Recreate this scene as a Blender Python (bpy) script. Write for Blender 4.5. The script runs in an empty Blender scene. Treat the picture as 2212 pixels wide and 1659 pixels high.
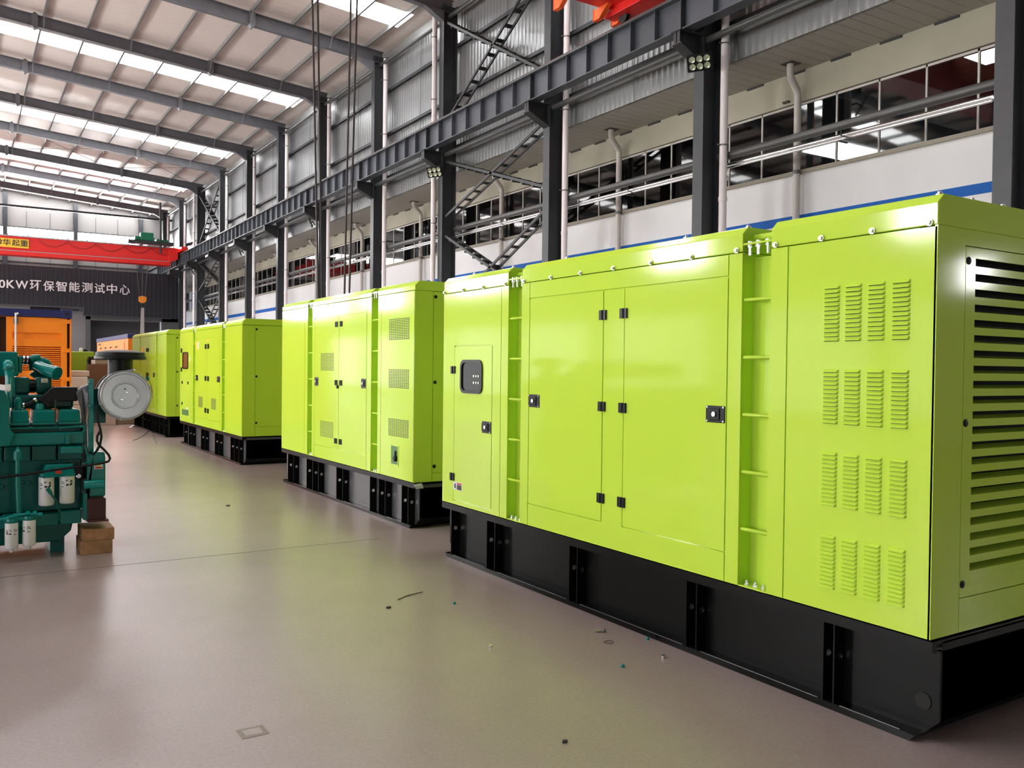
import bpy, bmesh, math, random
from mathutils import Vector, Matrix
random.seed(7)
S = bpy.context.scene
C = S.collection

# ------------------------------------------------------------ camera, world, exposure
cam = bpy.data.cameras.new('camera')
cam.sensor_fit = 'HORIZONTAL'; cam.sensor_width = 36.0
cam.lens = 36.0 * 1880.44 / 2212.0
cam.clip_start = 0.05; cam.clip_end = 400
co = bpy.data.objects.new('camera', cam); C.objects.link(co)
fx, fy = 2212 / 2, 1659 / 2
vy = Vector((-85 - fx, 783 - fy)); vx = Vector((4075 - fx, 829 - fy))
foc = math.sqrt(-vy.dot(vx))
Yc = Vector((vy.x, vy.y, foc)).normalized()
Xc = Vector((vx.x, vx.y, foc)).normalized()
Zc = Xc.cross(Yc)
if Zc.y > 0: Zc = -Zc
right = Vector((Xc.x, Yc.x, Zc.x)); down = Vector((Xc.y, Yc.y, Zc.y)); fwd = Vector((Xc.z, Yc.z, Zc.z))
M = Matrix(((right.x, -down.x, -fwd.x, 0), (right.y, -down.y, -fwd.y, 0), (right.z, -down.z, -fwd.z, 1.5), (0, 0, 0, 1)))
co.matrix_world = M
S.camera = co

w = bpy.data.worlds.new('world'); S.world = w; w.use_nodes = True
w.node_tree.nodes['Background'].inputs[0].default_value = (0.75, 0.85, 1.0, 1)
w.node_tree.nodes['Background'].inputs[1].default_value = 1.0
S.view_settings.view_transform = 'Standard'
S.view_settings.look = 'None'
S.view_settings.gamma = 1.0
S.view_settings.use_curve_mapping = False
S.view_settings.exposure = 0.24
SKYLIGHT = 11.5      # daylight through the translucent roof sheets
WINDOWS = 52.0
WALL_FILL = 4.5     # added fill: glowing panels on the unseen left and near walls
#       # daylight through the side and gable windows
S.cycles.max_bounces = 8; S.cycles.diffuse_bounces = 5; S.cycles.glossy_bounces = 4
S.cycles.caustics_reflective = False; S.cycles.caustics_refractive = False
S.cycles.sample_clamp_indirect = 40.0
S.cycles.use_denoising = True

# ------------------------------------------------------------ materials
def mat(name, col, rough=0.5, metal=0.0, emit=None, spec=0.5, coat=0.0, bump=None, noise=None, alpha=None):
    m = bpy.data.materials.new(name); m.use_nodes = True
    nt = m.node_tree; b = nt.nodes['Principled BSDF']
    b.inputs['Base Color'].default_value = (*col, 1)
    b.inputs['Roughness'].default_value = rough
    b.inputs['Metallic'].default_value = metal
    b.inputs['Specular IOR Level'].default_value = spec
    b.inputs['Coat Weight'].default_value = coat
    b.inputs['Coat Roughness'].default_value = 0.05
    if emit:
        b.inputs['Emission Color'].default_value = (*emit[0], 1)
        b.inputs['Emission Strength'].default_value = emit[1]
    geo = None
    def coords():
        nonlocal geo
        if geo is None: geo = nt.nodes.new('ShaderNodeNewGeometry')
        return geo.outputs['Position']
    if bump:    # (axis, period in metres, strength, profile)
        sx = nt.nodes.new('ShaderNodeSeparateXYZ'); nt.links.new(coords(), sx.inputs[0])
        mul = nt.nodes.new('ShaderNodeMath'); mul.operation = 'MULTIPLY'; mul.inputs[1].default_value = 2 * math.pi / bump[1]
        nt.links.new(sx.outputs[bump[0]], mul.inputs[0])
        sn = nt.nodes.new('ShaderNodeMath'); sn.operation = 'SINE'; nt.links.new(mul.outputs[0], sn.inputs[0])
        gt = nt.nodes.new('ShaderNodeMapRange'); gt.inputs['From Min'].default_value = bump[3]; gt.inputs['From Max'].default_value = 1.0
        nt.links.new(sn.outputs[0], gt.inputs['Value'])
        bp = nt.nodes.new('ShaderNodeBump'); bp.inputs['Strength'].default_value = bump[2]; bp.inputs['Distance'].default_value = 0.02
        nt.links.new(gt.outputs[0], bp.inputs['Height']); nt.links.new(bp.outputs[0], b.inputs['Normal'])
    if noise:   # (scale, amount, roughness variation)
        n = nt.nodes.new('ShaderNodeTexNoise'); n.inputs['Scale'].default_value = noise[0]; n.inputs['Detail'].default_value = 6
        nt.links.new(coords(), n.inputs['Vector'])
        r = nt.nodes.new('ShaderNodeMapRange'); r.inputs['From Min'].default_value = 0.3; r.inputs['From Max'].default_value = 0.7
        r.inputs['To Min'].default_value = 1 - noise[1]; r.inputs['To Max'].default_value = 1 + noise[1]
        nt.links.new(n.outputs['Fac'], r.inputs['Value'])
        mx = nt.nodes.new('ShaderNodeVectorMath'); mx.operation = 'SCALE'; mx.inputs[0].default_value = col
        nt.links.new(r.outputs[0], mx.inputs['Scale']); nt.links.new(mx.outputs[0], b.inputs['Base Color'])
        if len(noise) > 2:
            rr = nt.nodes.new('ShaderNodeMapRange'); rr.inputs['From Min'].default_value = 0.3; rr.inputs['From Max'].default_value = 0.7
            rr.inputs['To Min'].default_value = rough - noise[2]; rr.inputs['To Max'].default_value = rough + noise[2]
            nt.links.new(n.outputs['Fac'], rr.inputs['Value']); nt.links.new(rr.outputs[0], b.inputs['Roughness'])
    return m

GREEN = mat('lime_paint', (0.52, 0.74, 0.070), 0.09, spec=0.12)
GREENFAR = mat('lime_paint_far', (0.47, 0.68, 0.045), 0.14, spec=0.15)  # slightly darker green for the third and fourth enclosures
BLACKF = mat('black_flange_paint', (0.004, 0.0045, 0.0045), 0.12, spec=0.2)
HILITE = mat('edge_highlight', (0.35, 0.35, 0.36), 0.3, 0.6)  # pale tone that paints the highlight along the skid flange edge
BLACK = mat('black_paint', (0.005, 0.0055, 0.0055), 0.28, spec=0.14)
BLACKPL = mat('black_plastic', (0.010, 0.011, 0.013), 0.35, spec=0.2)
DARK = mat('dark_void', (0.006, 0.007, 0.006), 0.8)
TANK = mat('grey_tank_paint', (0.075, 0.075, 0.08), 0.3)
RAFT = mat('rafter_grey_paint', (0.12, 0.125, 0.14), 0.5, noise=(3.0, 0.12))
STEEL = mat('grey_steel_paint', (0.033, 0.037, 0.042), 0.45, noise=(3.0, 0.12))
STEELD = mat('dark_steel_paint', (0.022, 0.024, 0.026), 0.5, noise=(3.0, 0.15))
BEAMC = mat('girder_grey_paint', (0.065, 0.074, 0.088), 0.4, noise=(2.0, 0.1))
RUST = mat('worn_rail_steel', (0.085, 0.06, 0.05), 0.6, noise=(6.0, 0.3))
ZINC = mat('galvanised_purlin', (0.26, 0.265, 0.26), 0.45, 0.3)
CLAD = mat('silver_cladding', (0.33, 0.345, 0.35), 0.30, 0.45, bump=(1, 0.2, 0.5, -0.6))
CLADW = mat('white_gable_cladding', (0.60, 0.59, 0.58), 0.5)
ROOF = mat('off_white_roof_sheet', (0.66, 0.60, 0.55), 0.45, bump=(1, 0.4, 0.4, 0.6))
SOFFIT = mat('grey_soffit_sheet', (0.36, 0.35, 0.305), 0.5, bump=(1, 0.3, 0.8, 0.75))
CONC = mat('painted_concrete', (0.38, 0.36, 0.28), 0.7, noise=(0.8, 0.1))
WALLW = mat('grey_white_panel', (0.68, 0.685, 0.69), 0.55, noise=(0.5, 0.05))
BLUE = mat('blue_wall_stripe', (0.006, 0.10, 0.40), 0.5, spec=0.15)
ALU = mat('bright_aluminium', (0.85, 0.85, 0.86), 0.14, 1.0)
PVC = mat('white_pvc', (0.72, 0.68, 0.68), 0.55, spec=0.3)
PVCD = mat('aged_pvc', (0.52, 0.49, 0.45), 0.5)
CLAMP = mat('clamp_steel', (0.18, 0.18, 0.18), 0.4, 0.6)
PIPE = mat('tie_pipe_grey', (0.06, 0.063, 0.062), 0.4)
BOLT = mat('bright_bolt', (0.75, 0.75, 0.74), 0.25, 1.0)
RED = mat('crane_red', (0.72, 0.018, 0.014), 0.35)
ORANGEP = mat('primer_orange', (0.85, 0.13, 0.02), 0.5)
ORANGE = mat('container_orange', (0.90, 0.24, 0.012), 0.4)
NAVY = mat('navy_blue_paint', (0.012, 0.014, 0.10), 0.4)
YEL = mat('sign_yellow', (0.80, 0.52, 0.03), 0.5)
WHITE = mat('white_letters', (0.75, 0.75, 0.77), 0.5)
SIGNL = mat('silver_white_letters', (0.50, 0.50, 0.52), 0.5)
INK = mat('black_ink', (0.012, 0.010, 0.010), 0.5)
DPANEL = mat('charcoal_cladding', (0.014, 0.015, 0.019), 0.6, spec=0.2, bump=(0, 0.30, 0.9, 0.7))
DGREY = mat('mid_grey_wall', (0.05, 0.05, 0.053), 0.6)
LGREY = mat('light_grey_wall', (0.13, 0.13, 0.135), 0.6)
ROPE = mat('wire_rope', (0.035, 0.025, 0.024), 0.5)
SLING = mat('grey_webbing', (0.30, 0.28, 0.27), 0.8)
HOOKY = mat('hook_orange', (0.62, 0.20, 0.012), 0.4)
TEAL = mat('teal_engine_paint', (0.003, 0.185, 0.162), 0.24, spec=0.35)
TEALL = mat('teal_light_paint', (0.005, 0.27, 0.26), 0.16, spec=0.5)
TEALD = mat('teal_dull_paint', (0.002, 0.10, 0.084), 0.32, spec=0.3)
SILVER = mat('silver_lid', (0.43, 0.44, 0.46), 0.32, 0.6)
RUBBER = mat('black_rubber', (0.008, 0.008, 0.010), 0.42, spec=0.25)
FILTER = mat('white_filter_can', (0.80, 0.80, 0.80), 0.3)
MAROON = mat('maroon_bracket', (0.05, 0.008, 0.008), 0.5)
WOOD = mat('pale_timber', (0.36, 0.185, 0.085), 0.7, noise=(14.0, 0.25))
CARD = mat('brown_cardboard', (0.16, 0.070, 0.040), 0.7)
CARDL = mat('tan_cardboard', (0.34, 0.26, 0.20), 0.75)
FOAM = mat('white_foam', (0.82, 0.80, 0.82), 0.7)
PINKB = mat('pale_carton', (0.70, 0.60, 0.56), 0.7)
FILM = mat('clear_film', (0.55, 0.55, 0.60), 0.2)
GREY = mat('dull_grey_cloth', (0.11, 0.11, 0.13), 0.35)
GLASSD = mat('dark_window_glass', (0.012, 0.015, 0.016), 0.05, spec=0.06)
AMBER = mat('film_covered_glass', (0.17, 0.075, 0.03), 0.12)
HOISTG = mat('hoist_green', (0.0, 0.16, 0.07), 0.4)
LENS = mat('floodlight_reflector', (0.55, 0.62, 0.45), 0.15, 0.5)
TRI = mat('warning_yellow', (0.75, 0.55, 0.02), 0.5)
REDL = mat('label_red', (0.45, 0.02, 0.02), 0.5)
MAROONB = mat('red_brown_panel', (0.10, 0.05, 0.04), 0.5)
DIRT = mat('floor_dirt', (0.055, 0.045, 0.04), 0.9)
TEALBIT = mat('teal_cap', (0.0, 0.18, 0.17), 0.4)
PATCH = mat('floor_patch', (0.17, 0.13, 0.095), 0.4)
GRILLE = mat('grille_shadow', (0.012, 0.025, 0.006), 0.6)
SKYM = mat('translucent_daylight_sheet', (0.9, 0.9, 0.9), 0.6, emit=((1.0, 0.99, 1.0), SKYLIGHT))
FILLM = mat('fill_panel_glow', (0.8, 0.8, 0.8), 0.6, emit=((1.0, 0.99, 0.99), WALL_FILL))  # glow of the added fill panels
GABLE = mat('white_gable_sheet', (0.25, 0.247, 0.243), 0.5)
WINM = mat('daylit_window_pane', (0.9, 0.9, 0.9), 0.3, emit=((1.0, 0.99, 0.98), WINDOWS))

WINB = mat('boosted_window_pane', (0.9, 0.9, 0.9), 0.3, emit=((1.0, 0.99, 0.98), WINDOWS * 2.4))  # near left panes boosted to strengthen the highlight on the roof cap

def glass_material():
    m = bpy.data.materials.new('window_glass'); m.use_nodes = True
    nt = m.node_tree; nt.nodes.remove(nt.nodes['Principled BSDF']); out = nt.nodes['Material Output']
    t = nt.nodes.new('ShaderNodeBsdfTransparent'); t.inputs[0].default_value = (0.55, 0.57, 0.57, 1)
    g = nt.nodes.new('ShaderNodeBsdfGlossy'); g.inputs['Roughness'].default_value = 0.03
    g.inputs['Color'].default_value = (0.8, 0.8, 0.8, 1)
    f = nt.nodes.new('ShaderNodeFresnel'); f.inputs[0].default_value = 1.5
    x = nt.nodes.new('ShaderNodeMixShader')
    nt.links.new(f.outputs[0], x.inputs[0]); nt.links.new(t.outputs[0], x.inputs[1]); nt.links.new(g.outputs[0], x.inputs[2])
    nt.links.new(x.outputs[0], out.inputs[0]); return m
GLASS = glass_material()

def floor_material():
    m = bpy.data.materials.new('polished_concrete'); m.use_nodes = True
    nt = m.node_tree; b = nt.nodes['Principled BSDF']
    geo = nt.nodes.new('ShaderNodeNewGeometry')
    def noise(scale, detail, stretch=(1, 1, 1)):
        mp = nt.nodes.new('ShaderNodeMapping'); mp.inputs['Scale'].default_value = stretch
        nt.links.new(geo.outputs['Position'], mp.inputs[0])
        n = nt.nodes.new('ShaderNodeTexNoise'); n.inputs['Scale'].default_value = scale; n.inputs['Detail'].default_value = detail
        nt.links.new(mp.outputs[0], n.inputs['Vector']); return n.outputs['Fac']
    a = noise(0.55, 2); c = noise(5.0, 8); d = noise(60.0, 3)
    ramp = nt.nodes.new('ShaderNodeValToRGB')
    e = ramp.color_ramp.elements
    e[0].position = 0.30; e[0].color = (0.272, 0.214, 0.205, 1)
    e[1].position = 0.72; e[1].color = (0.332, 0.264, 0.254, 1)
    mm = nt.nodes.new('ShaderNodeMath'); mm.operation = 'MULTIPLY_ADD'; mm.inputs[1].default_value = 0.2
    nt.links.new(c, mm.inputs[0])
    m2 = nt.nodes.new('ShaderNodeMath'); m2.operation = 'MULTIPLY'; m2.inputs[1].default_value = 0.8
    nt.links.new(a, m2.inputs[0]); nt.links.new(m2.outputs[0], mm.inputs[2])
    nt.links.new(mm.outputs[0], ramp.inputs[0])
    sp = nt.nodes.new('ShaderNodeMapRange'); sp.inputs['From Min'].default_value = 0.3; sp.inputs['From Max'].default_value = 0.7
    sp.inputs['To Min'].default_value = 0.93; sp.inputs['To Max'].default_value = 1.07
    nt.links.new(d, sp.inputs['Value'])
    sc = nt.nodes.new('ShaderNodeVectorMath'); sc.operation = 'SCALE'
    nt.links.new(ramp.outputs[0], sc.inputs[0]); nt.links.new(sp.outputs[0], sc.inputs['Scale'])
    nt.links.new(sc.outputs[0], b.inputs['Base Color'])
    b.inputs['Roughness'].default_value = 0.27
    bp = nt.nodes.new('ShaderNodeBump'); bp.inputs['Strength'].default_value = 0.02; bp.inputs['Distance'].default_value = 0.02
    nt.links.new(noise(1.2, 1), bp.inputs['Height']); nt.links.new(bp.outputs[0], b.inputs['Normal'])
    b.inputs['Specular IOR Level'].default_value = 0.38
    return m
FLOOR = floor_material()

# ------------------------------------------------------------ mesh helpers
class MB:
    def __init__(s): s.v = []; s.f = []; s.m = []
    def add(s, vs, fs, mi=0):
        o = len(s.v); s.v += [tuple(p) for p in vs]
        for f in fs: s.f.append([o + i for i in f]); s.m.append(mi)
        return s
    def box(s, x0, x1, y0, y1, z0, z1, mi=0):
        return s.add([(x0, y0, z0), (x1, y0, z0), (x1, y1, z0), (x0, y1, z0), (x0, y0, z1), (x1, y0, z1), (x1, y1, z1), (x0, y1, z1)],
                     [(0, 3, 2, 1), (4, 5, 6, 7), (0, 1, 5, 4), (1, 2, 6, 5), (2, 3, 7, 6), (3, 0, 4, 7)], mi)
    def prism(s, poly, axis, a, b, mi=0):
        """poly: 2D points in the plane across the axis (x: y,z; y: x,z; z: x,y)"""
        def P(p, t): return {'x': (t, p[0], p[1]), 'y': (p[0], t, p[1]), 'z': (p[0], p[1], t)}[axis]
        n = len(poly)
        return s.add([P(p, a) for p in poly] + [P(p, b) for p in poly],
                     [list(range(n))[::-1], list(range(n, 2 * n))] + [(i, (i + 1) % n, n + (i + 1) % n, n + i) for i in range(n)], mi)
    def hull8(s, bottom, top, mi=0):
        return s.add(bottom + top, [(3, 2, 1, 0), (4, 5, 6, 7)] + [(i, (i + 1) % 4, 4 + (i + 1) % 4, 4 + i) for i in range(4)], mi)
    def tube(s, pts, r, n=12, mi=0, cap=True):
        pts = [Vector(p) for p in pts]
        rs = r if isinstance(r, (list, tuple)) else [r] * len(pts)
        up = None; rings = []
        for i, p in enumerate(pts):
            d = (pts[min(i + 1, len(pts) - 1)] - pts[max(i - 1, 0)]).normalized()
            if up is None: up = Vector((0, 0, 1)) if abs(d.z) < 0.9 else Vector((1, 0, 0))
            a = d.cross(up); a.normalize(); b = a.cross(d).normalized(); up = b
            rings.append([p + (a * math.cos(2 * math.pi * k / n) + b * math.sin(2 * math.pi * k / n)) * rs[i] for k in range(n)])
        fs = []
        for i in range(len(pts) - 1):
            for k in range(n): fs.append((i * n + k, i * n + (k + 1) % n, (i + 1) * n + (k + 1) % n, (i + 1) * n + k))
        if cap: fs += [list(range(n))[::-1], [(len(pts) - 1) * n + k for k in range(n)]]
        return s.add([p for ring in rings for p in ring], fs, mi)
    def lathe(s, prof, o, axis='z', n=32, mi=0):
        """prof: (radius, height) pairs along the axis"""
        def P(r, h, t):
            c, q = r * math.cos(t), r * math.sin(t)
            return {'z': (o[0] + c, o[1] + q, o[2] + h), 'y': (o[0] + c, o[1] + h, o[2] + q), 'x': (o[0] + h, o[1] + c, o[2] + q)}[axis]
        vs = [P(r, h, 2 * math.pi * k / n) for r, h in prof for k in range(n)]
        fs = [(i * n + k, i * n + (k + 1) % n, (i + 1) * n + (k + 1) % n, (i + 1) * n + k) for i in range(len(prof) - 1) for k in range(n)]
        fs += [list(range(n)), [(len(prof) - 1) * n + k for k in range(n)]]
        return s.add(vs, fs, mi)
    def ibeam(s, p0, p1, w, h, tf, tw, side=(0, 1, 0), mi=0):
        """an I section whose flanges spread along `side`, run from p0 to p1, height along the third axis"""
        p0, p1, sd = Vector(p0), Vector(p1), Vector(side).normalized()
        d = (p1 - p0).normalized(); hv = d.cross(sd).normalized()
        def bar(a0, a1, b0, b1):
            q = [sd * a + hv * b for a, b in ((a0, b0), (a1, b0), (a1, b1), (a0, b1))]
            s.hull8([p0 + k for k in q], [p1 + k for k in q], mi)
        bar(-w / 2, w / 2, h / 2 - tf, h / 2); bar(-w / 2, w / 2, -h / 2, -h / 2 + tf); bar(-tw / 2, tw / 2, -h / 2 + tf, h / 2 - tf)
        return s
    def holed(s, u0, u1, v0, v1, cu, cv, r, place, t, n=24, mi=0):
        """rectangular plate with a round hole; place(u, v, k) -> point, k the thickness offset"""
        out, inn = [], []
        A = [2 * math.pi * k / n for k in range(n)] + [math.atan2(b - cv, a - cu) % (2 * math.pi) for a in (u0, u1) for b in (v0, v1)]
        A.sort(); n = len(A)
        for a in A:
            c, q = math.cos(a), math.sin(a)
            inn.append((cu + r * c, cv + r * q))
            sc = min(((u1 - cu) / c if c > 1e-9 else (u0 - cu) / c if c < -1e-9 else 1e9), ((v1 - cv) / q if q > 1e-9 else (v0 - cv) / q if q < -1e-9 else 1e9))
            out.append((cu + sc * c, cv + sc * q))
        vs = [place(*p, 0) for p in out] + [place(*p, 0) for p in inn] + [place(*p, t) for p in out] + [place(*p, t) for p in inn]
        fs = []
        for k in range(n):
            j = (k + 1) % n
            fs += [(k, j, n + j, n + k), (2 * n + k, 3 * n + k, 3 * n + j, 2 * n + j), (k, 2 * n + k, 2 * n + j, j), (n + k, n + j, 3 * n + j, 3 * n + k)]
        return s.add(vs, fs, mi)
    def build(s, name, ms, parent=None, smooth=None, bevel=None):
        me = bpy.data.meshes.new(name)
        off = Vector(parent['_o']) if parent is not None and '_o' in parent else Vector((0, 0, 0))
        me.from_pydata([Vector(p) - off for p in s.v], [], s.f)
        for m in (ms if isinstance(ms, (list, tuple)) else [ms]): me.materials.append(m)
        for p, mi in zip(me.polygons, s.m): p.material_index = mi
        bm = bmesh.new(); bm.from_mesh(me); bmesh.ops.recalc_face_normals(bm, faces=bm.faces); bm.to_mesh(me); bm.free()
        if smooth:
            me.shade_smooth(); me.set_sharp_from_angle(angle=math.radians(smooth))
        o = bpy.data.objects.new(name, me); C.objects.link(o)
        if parent is not None:
            o.parent = parent; o['_o'] = tuple(off)
        if bevel:
            b = o.modifiers.new('bevel', 'BEVEL'); b.width = bevel; b.segments = 2; b.limit_method = 'ANGLE'; b.angle_limit = math.radians(40)
            b.harden_normals = False
        return o

def tag(o, label, cat, group=None):
    o['label'] = label; o['category'] = cat
    if group: o['group'] = group
    return o
def thing(name, label, cat, loc, group=None):
    e = bpy.data.objects.new(name, None); C.objects.link(e); e.location = loc; e.empty_display_size = 0.1
    e['_o'] = tuple(loc); return tag(e, label, cat, group)
def struct(o): o['kind'] = 'structure'; return o
def text_mesh(body, size, bold, depth):
    c = bpy.data.curves.new('lettering', 'FONT'); c.body = body; c.size = size; c.offset = bold; c.extrude = depth
    c.align_x = 'CENTER'; c.align_y = 'CENTER'
    o = bpy.data.objects.new('lettering', c); C.objects.link(o)
    bpy.context.view_layer.update()
    me = bpy.data.meshes.new_from_object(o.evaluated_get(bpy.context.evaluated_depsgraph_get()))
    bpy.data.objects.remove(o); bpy.data.curves.remove(c)
    return me
def letter(body, name, x, y, z, height, wide, m, parent, bold=0.02):
    """one character standing in a plane that faces -Y, centred on (x, z)"""
    me = text_mesh(body, 1.0, bold, 0.0)
    xs = [v.co.x for v in me.vertices]; ys = [v.co.y for v in me.vertices]
    cx, cy, hw, hh = (min(xs) + max(xs)) / 2, (min(ys) + max(ys)) / 2, max(xs) - min(xs), max(ys) - min(ys)
    off = Vector(parent['_o'])
    b = MB(); n = len(me.vertices)
    pts = [((v.co.x - cx) / hw * wide + x, (v.co.y - cy) / hh * height + z) for v in me.vertices]
    b.add([(p[0], y, p[1]) for p in pts], [list(p.vertices) for p in me.polygons])
    bpy.data.meshes.remove(me)
    o = b.build(name, m, parent)
    return o

# ------------------------------------------------------------ the hall
COLY = [1.3, 7.45, 14.12, 20.02, 26.33, 32.13, 38.3, 44.35, 50.15, 56.2, 62.35, 68.2, 74.4]
END = 79.0
def zs(y): return -0.0051 * (y - 30)          # the runway side of the hall falls very slightly towards the far gable
def rz(x): return 14.14 - 0.08 * (abs(x) - 13.9)   # underside of the roof sheet

struct(MB().box(-14.3, 16.2, -19, END + 0.3, -0.2, 0.0).build('floor', FLOOR))
# saw cuts in the floor
j = MB()
struct(MB().box(-14.0, 3.1, 7.02, 7.027, -0.0005, 0.0007).box(4.9, 16.0, 7.02, 7.027, -0.0005, 0.0007).build('trim_1', DIRT))
struct(MB().box(2.86, 2.866, -6.5, 1.9, -0.0005, 0.0007).build('trim_2', PATCH))

SKY = [(5.0, 5.8), (16.6, 17.9), (28.55, 29.95), (40.5, 42.0), (53.0, 54.6), (65.2, 66.9), (76.6, 78.4)]
cuts = [-19.3] + [q for a in SKY for q in a] + [END + 0.3]
ce = MB()
for a, b in zip(cuts[0::2], cuts[1::2]):
    for sg in (1, -1):
        ce.add([(0, a, rz(0)), (sg * 14.45, a, rz(14.45)), (sg * 14.45, b, rz(14.45)), (0, b, rz(0)),
                (0, a, rz(0) + .1), (sg * 14.45, a, rz(14.45) + .1), (sg * 14.45, b, rz(14.45) + .1), (0, b, rz(0) + .1)],
               [(0, 1, 2, 3), (4, 5, 6, 7), (0, 1, 5, 4), (2, 3, 7, 6), (1, 2, 6, 5)])
for a, b in SKY:     # solid strip of roof left beyond each skylight at the eaves
    for sg in (1, -1):
        x0, x1 = sorted((sg * 13.75, sg * 14.45))
        ce.add([(x0, a, rz(x0)), (x1, a, rz(x1)), (x1, b, rz(x1)), (x0, b, rz(x0)), (x0, a, rz(x0) + .1), (x1, a, rz(x1) + .1), (x1, b, rz(x1) + .1), (x0, b, rz(x0) + .1)],
               [(0, 1, 2, 3), (4, 5, 6, 7), (0, 1, 5, 4), (2, 3, 7, 6), (1, 2, 6, 5), (3, 0, 4, 7)])
struct(ce.build('ceiling', ROOF))
for a, b in SKY:
    s = MB()
    for sg in (1, -1):
        s.add([(0, a, rz(0) + .03), (sg * 13.75, a, rz(13.75) + .03), (sg * 13.75, b, rz(13.75) + .03), (0, b, rz(0) + .03)], [(0, 1, 2, 3)])
    struct(s.build('skylight', SKYM))

for i, y in enumerate(COLY):
    r = MB()
    for sg in (1, -1):
        xa, xb = sg * 0.0, sg * 14.1
        r.ibeam((xa, y, rz(xa) - .43), (xb, y, rz(xb) - .43), .24, .46, .02, .014)
        for xs in (2.4, 8.95):       # bolted splice plates
            zc = rz(xs) - .43
            r.prism([(sg * xs - .025, zc - .32), (sg * xs + .025, zc - .32), (sg * xs + .11, zc - .22), (sg * xs + .11, zc + .22), (sg * xs + .025, zc + .3), (sg * xs - .025, zc + .3), (sg * xs - .11, zc + .22), (sg * xs - .11, zc - .22)], 'y', y - .135, y + .135)
        # knee haunch at the column
        r.prism([(sg * 13.0, rz(13.0) - .64), (sg * 13.75, rz(13.75) - .66), (sg * 13.75, rz(13.75) - 1.0)], 'y', y - .12, y + .12)
    o = struct(r.build('rafter', RAFT))
    fb = MB()
    for k, x in enumerate([-11.9, -8.9, -5.8, -2.7, 2.7, 5.8, 8.9, 11.9]):
        fb.tube([(x, y - .12, rz(x) - .64), (x, y - .5, rz(x) - .16)], .016, 6)
    fb.build('fly_brace', ZINC, o)
for x in (-13.4, -12.05, -10.5, -8.95, -7.35, -5.8, -4.25, -2.7, -1.2, 1.2, 2.7, 4.25, 5.8, 7.35, 8.95, 10.5, 12.05, 13.4):
    z = rz(x)
    struct(MB().box(x - .006, x + .006, -19, END, z - .2, z).box(x - .035, x + .035, -19, END, z - .2, z - .192).build('purlin', ZINC))
for (ya, yb) in ((56.2, 62.35),):
    for k, (xa, xb) in enumerate([(2.7, 8.2), (8.2, 13.5)]):
        struct(MB().tube([(xa, ya, rz(xa) - .3), (xb, yb, rz(xb) - .3)], .012, 6).build('roof_tie_rod', STEELD))
        struct(MB().tube([(xb, ya, rz(xb) - .3), (xa, yb, rz(xa) - .3)], .012, 6).build('roof_tie_rod', STEELD))

# columns of the right hand row (H sections, flanges facing the hall)
for i, y in enumerate(COLY):
    b = MB()
    for (za, zb) in ((0, 13.75),):
        b.box(13.72, 13.74, y - .15, y + .15, za, zb).box(14.22, 14.24, y - .15, y + .15, za, zb).box(13.74, 14.22, y - .008, y + .008, za, zb)
    b.box(13.6, 14.36, y - .26, y + .26, 0, .03)
    c = struct(b.build('column', STEEL))
    zt = 9.69 - .0051 * y - .78
    cb = MB().prism([(13.05, zt - .02), (13.72, zt - .02), (13.72, zt - .62), (13.05, zt - .28)], 'y', y - .012, y + .012)
    cb.box(13.02, 13.74, y - .16, y + .16, zt - .03, zt - .005)
    cb.prism([(13.05, zt - .30), (13.05, zt - .28), (13.74, zt - .60), (13.74, zt - .63)], 'y', y - .14, y + .14)
    cb.box(13.05, 13.07, y - .1, y + .1, zt - .28, zt)
    cb.build('corbel', STEELD, c)
for i, y in enumerate(COLY):
    b = MB().box(-14.24, -13.72, y - .15, y + .15, 0, 13.75)
    struct(b.build('column', STEELD))

# upper cladding of the right wall with girts, eaves strut and eaves beam
wl = MB()
wl.add([(14.42, -19, 8.24 + zs(-19)), (14.42, END, 8.24 + zs(END)), (14.42, END, 14.1), (14.42, -19, 14.1), (14.5, -19, 8.24 + zs(-19)), (14.5, END, 8.24 + zs(END)), (14.5, END, 14.1), (14.5, -19, 14.1)],
       [(0, 1, 2, 3), (4, 5, 6, 7), (0, 1, 5, 4)])
struct(wl.build('wall_right', CLAD))
for z in (12.47, 10.76, 9.05):
    g = MB(); a, b_ = -7, END
    g.hull8([(14.24, a, z + zs(a)), (14.42, a, z + zs(a)), (14.42, b_, z + zs(b_)), (14.24, b_, z + zs(b_))], [(14.24, a, z + .012 + zs(a)), (14.42, a, z + .012 + zs(a)), (14.42, b_, z + .012 + zs(b_)), (14.24, b_, z + .012 + zs(b_))])
    g.hull8([(14.24, a, z - .1 + zs(a)), (14.252, a, z - .1 + zs(a)), (14.252, b_, z - .1 + zs(b_)), (14.24, b_, z - .1 + zs(b_))], [(14.24, a, z + zs(a)), (14.252, a, z + zs(a)), (14.252, b_, z + zs(b_)), (14.24, b_, z + zs(b_))])
    struct(g.build('girt', STEEL))
for a, b in zip(COLY[:-1], COLY[1:]):
    m = (a + b) / 2
    struct(MB().tube([(14.36, m, 8.3), (14.36, m, 13.7)], .012, 6).build('sag_rod', ZINC))
    struct(MB().tube([(14.0, a + .02, 13.4), (14.0, b - .02, 13.4)], .075, 12).build('eaves_strut', PIPE, smooth=50))
struct(MB().box(14.26, 14.40, -7, END, 13.72, 13.98).build('eaves_beam', ZINC))

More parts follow.
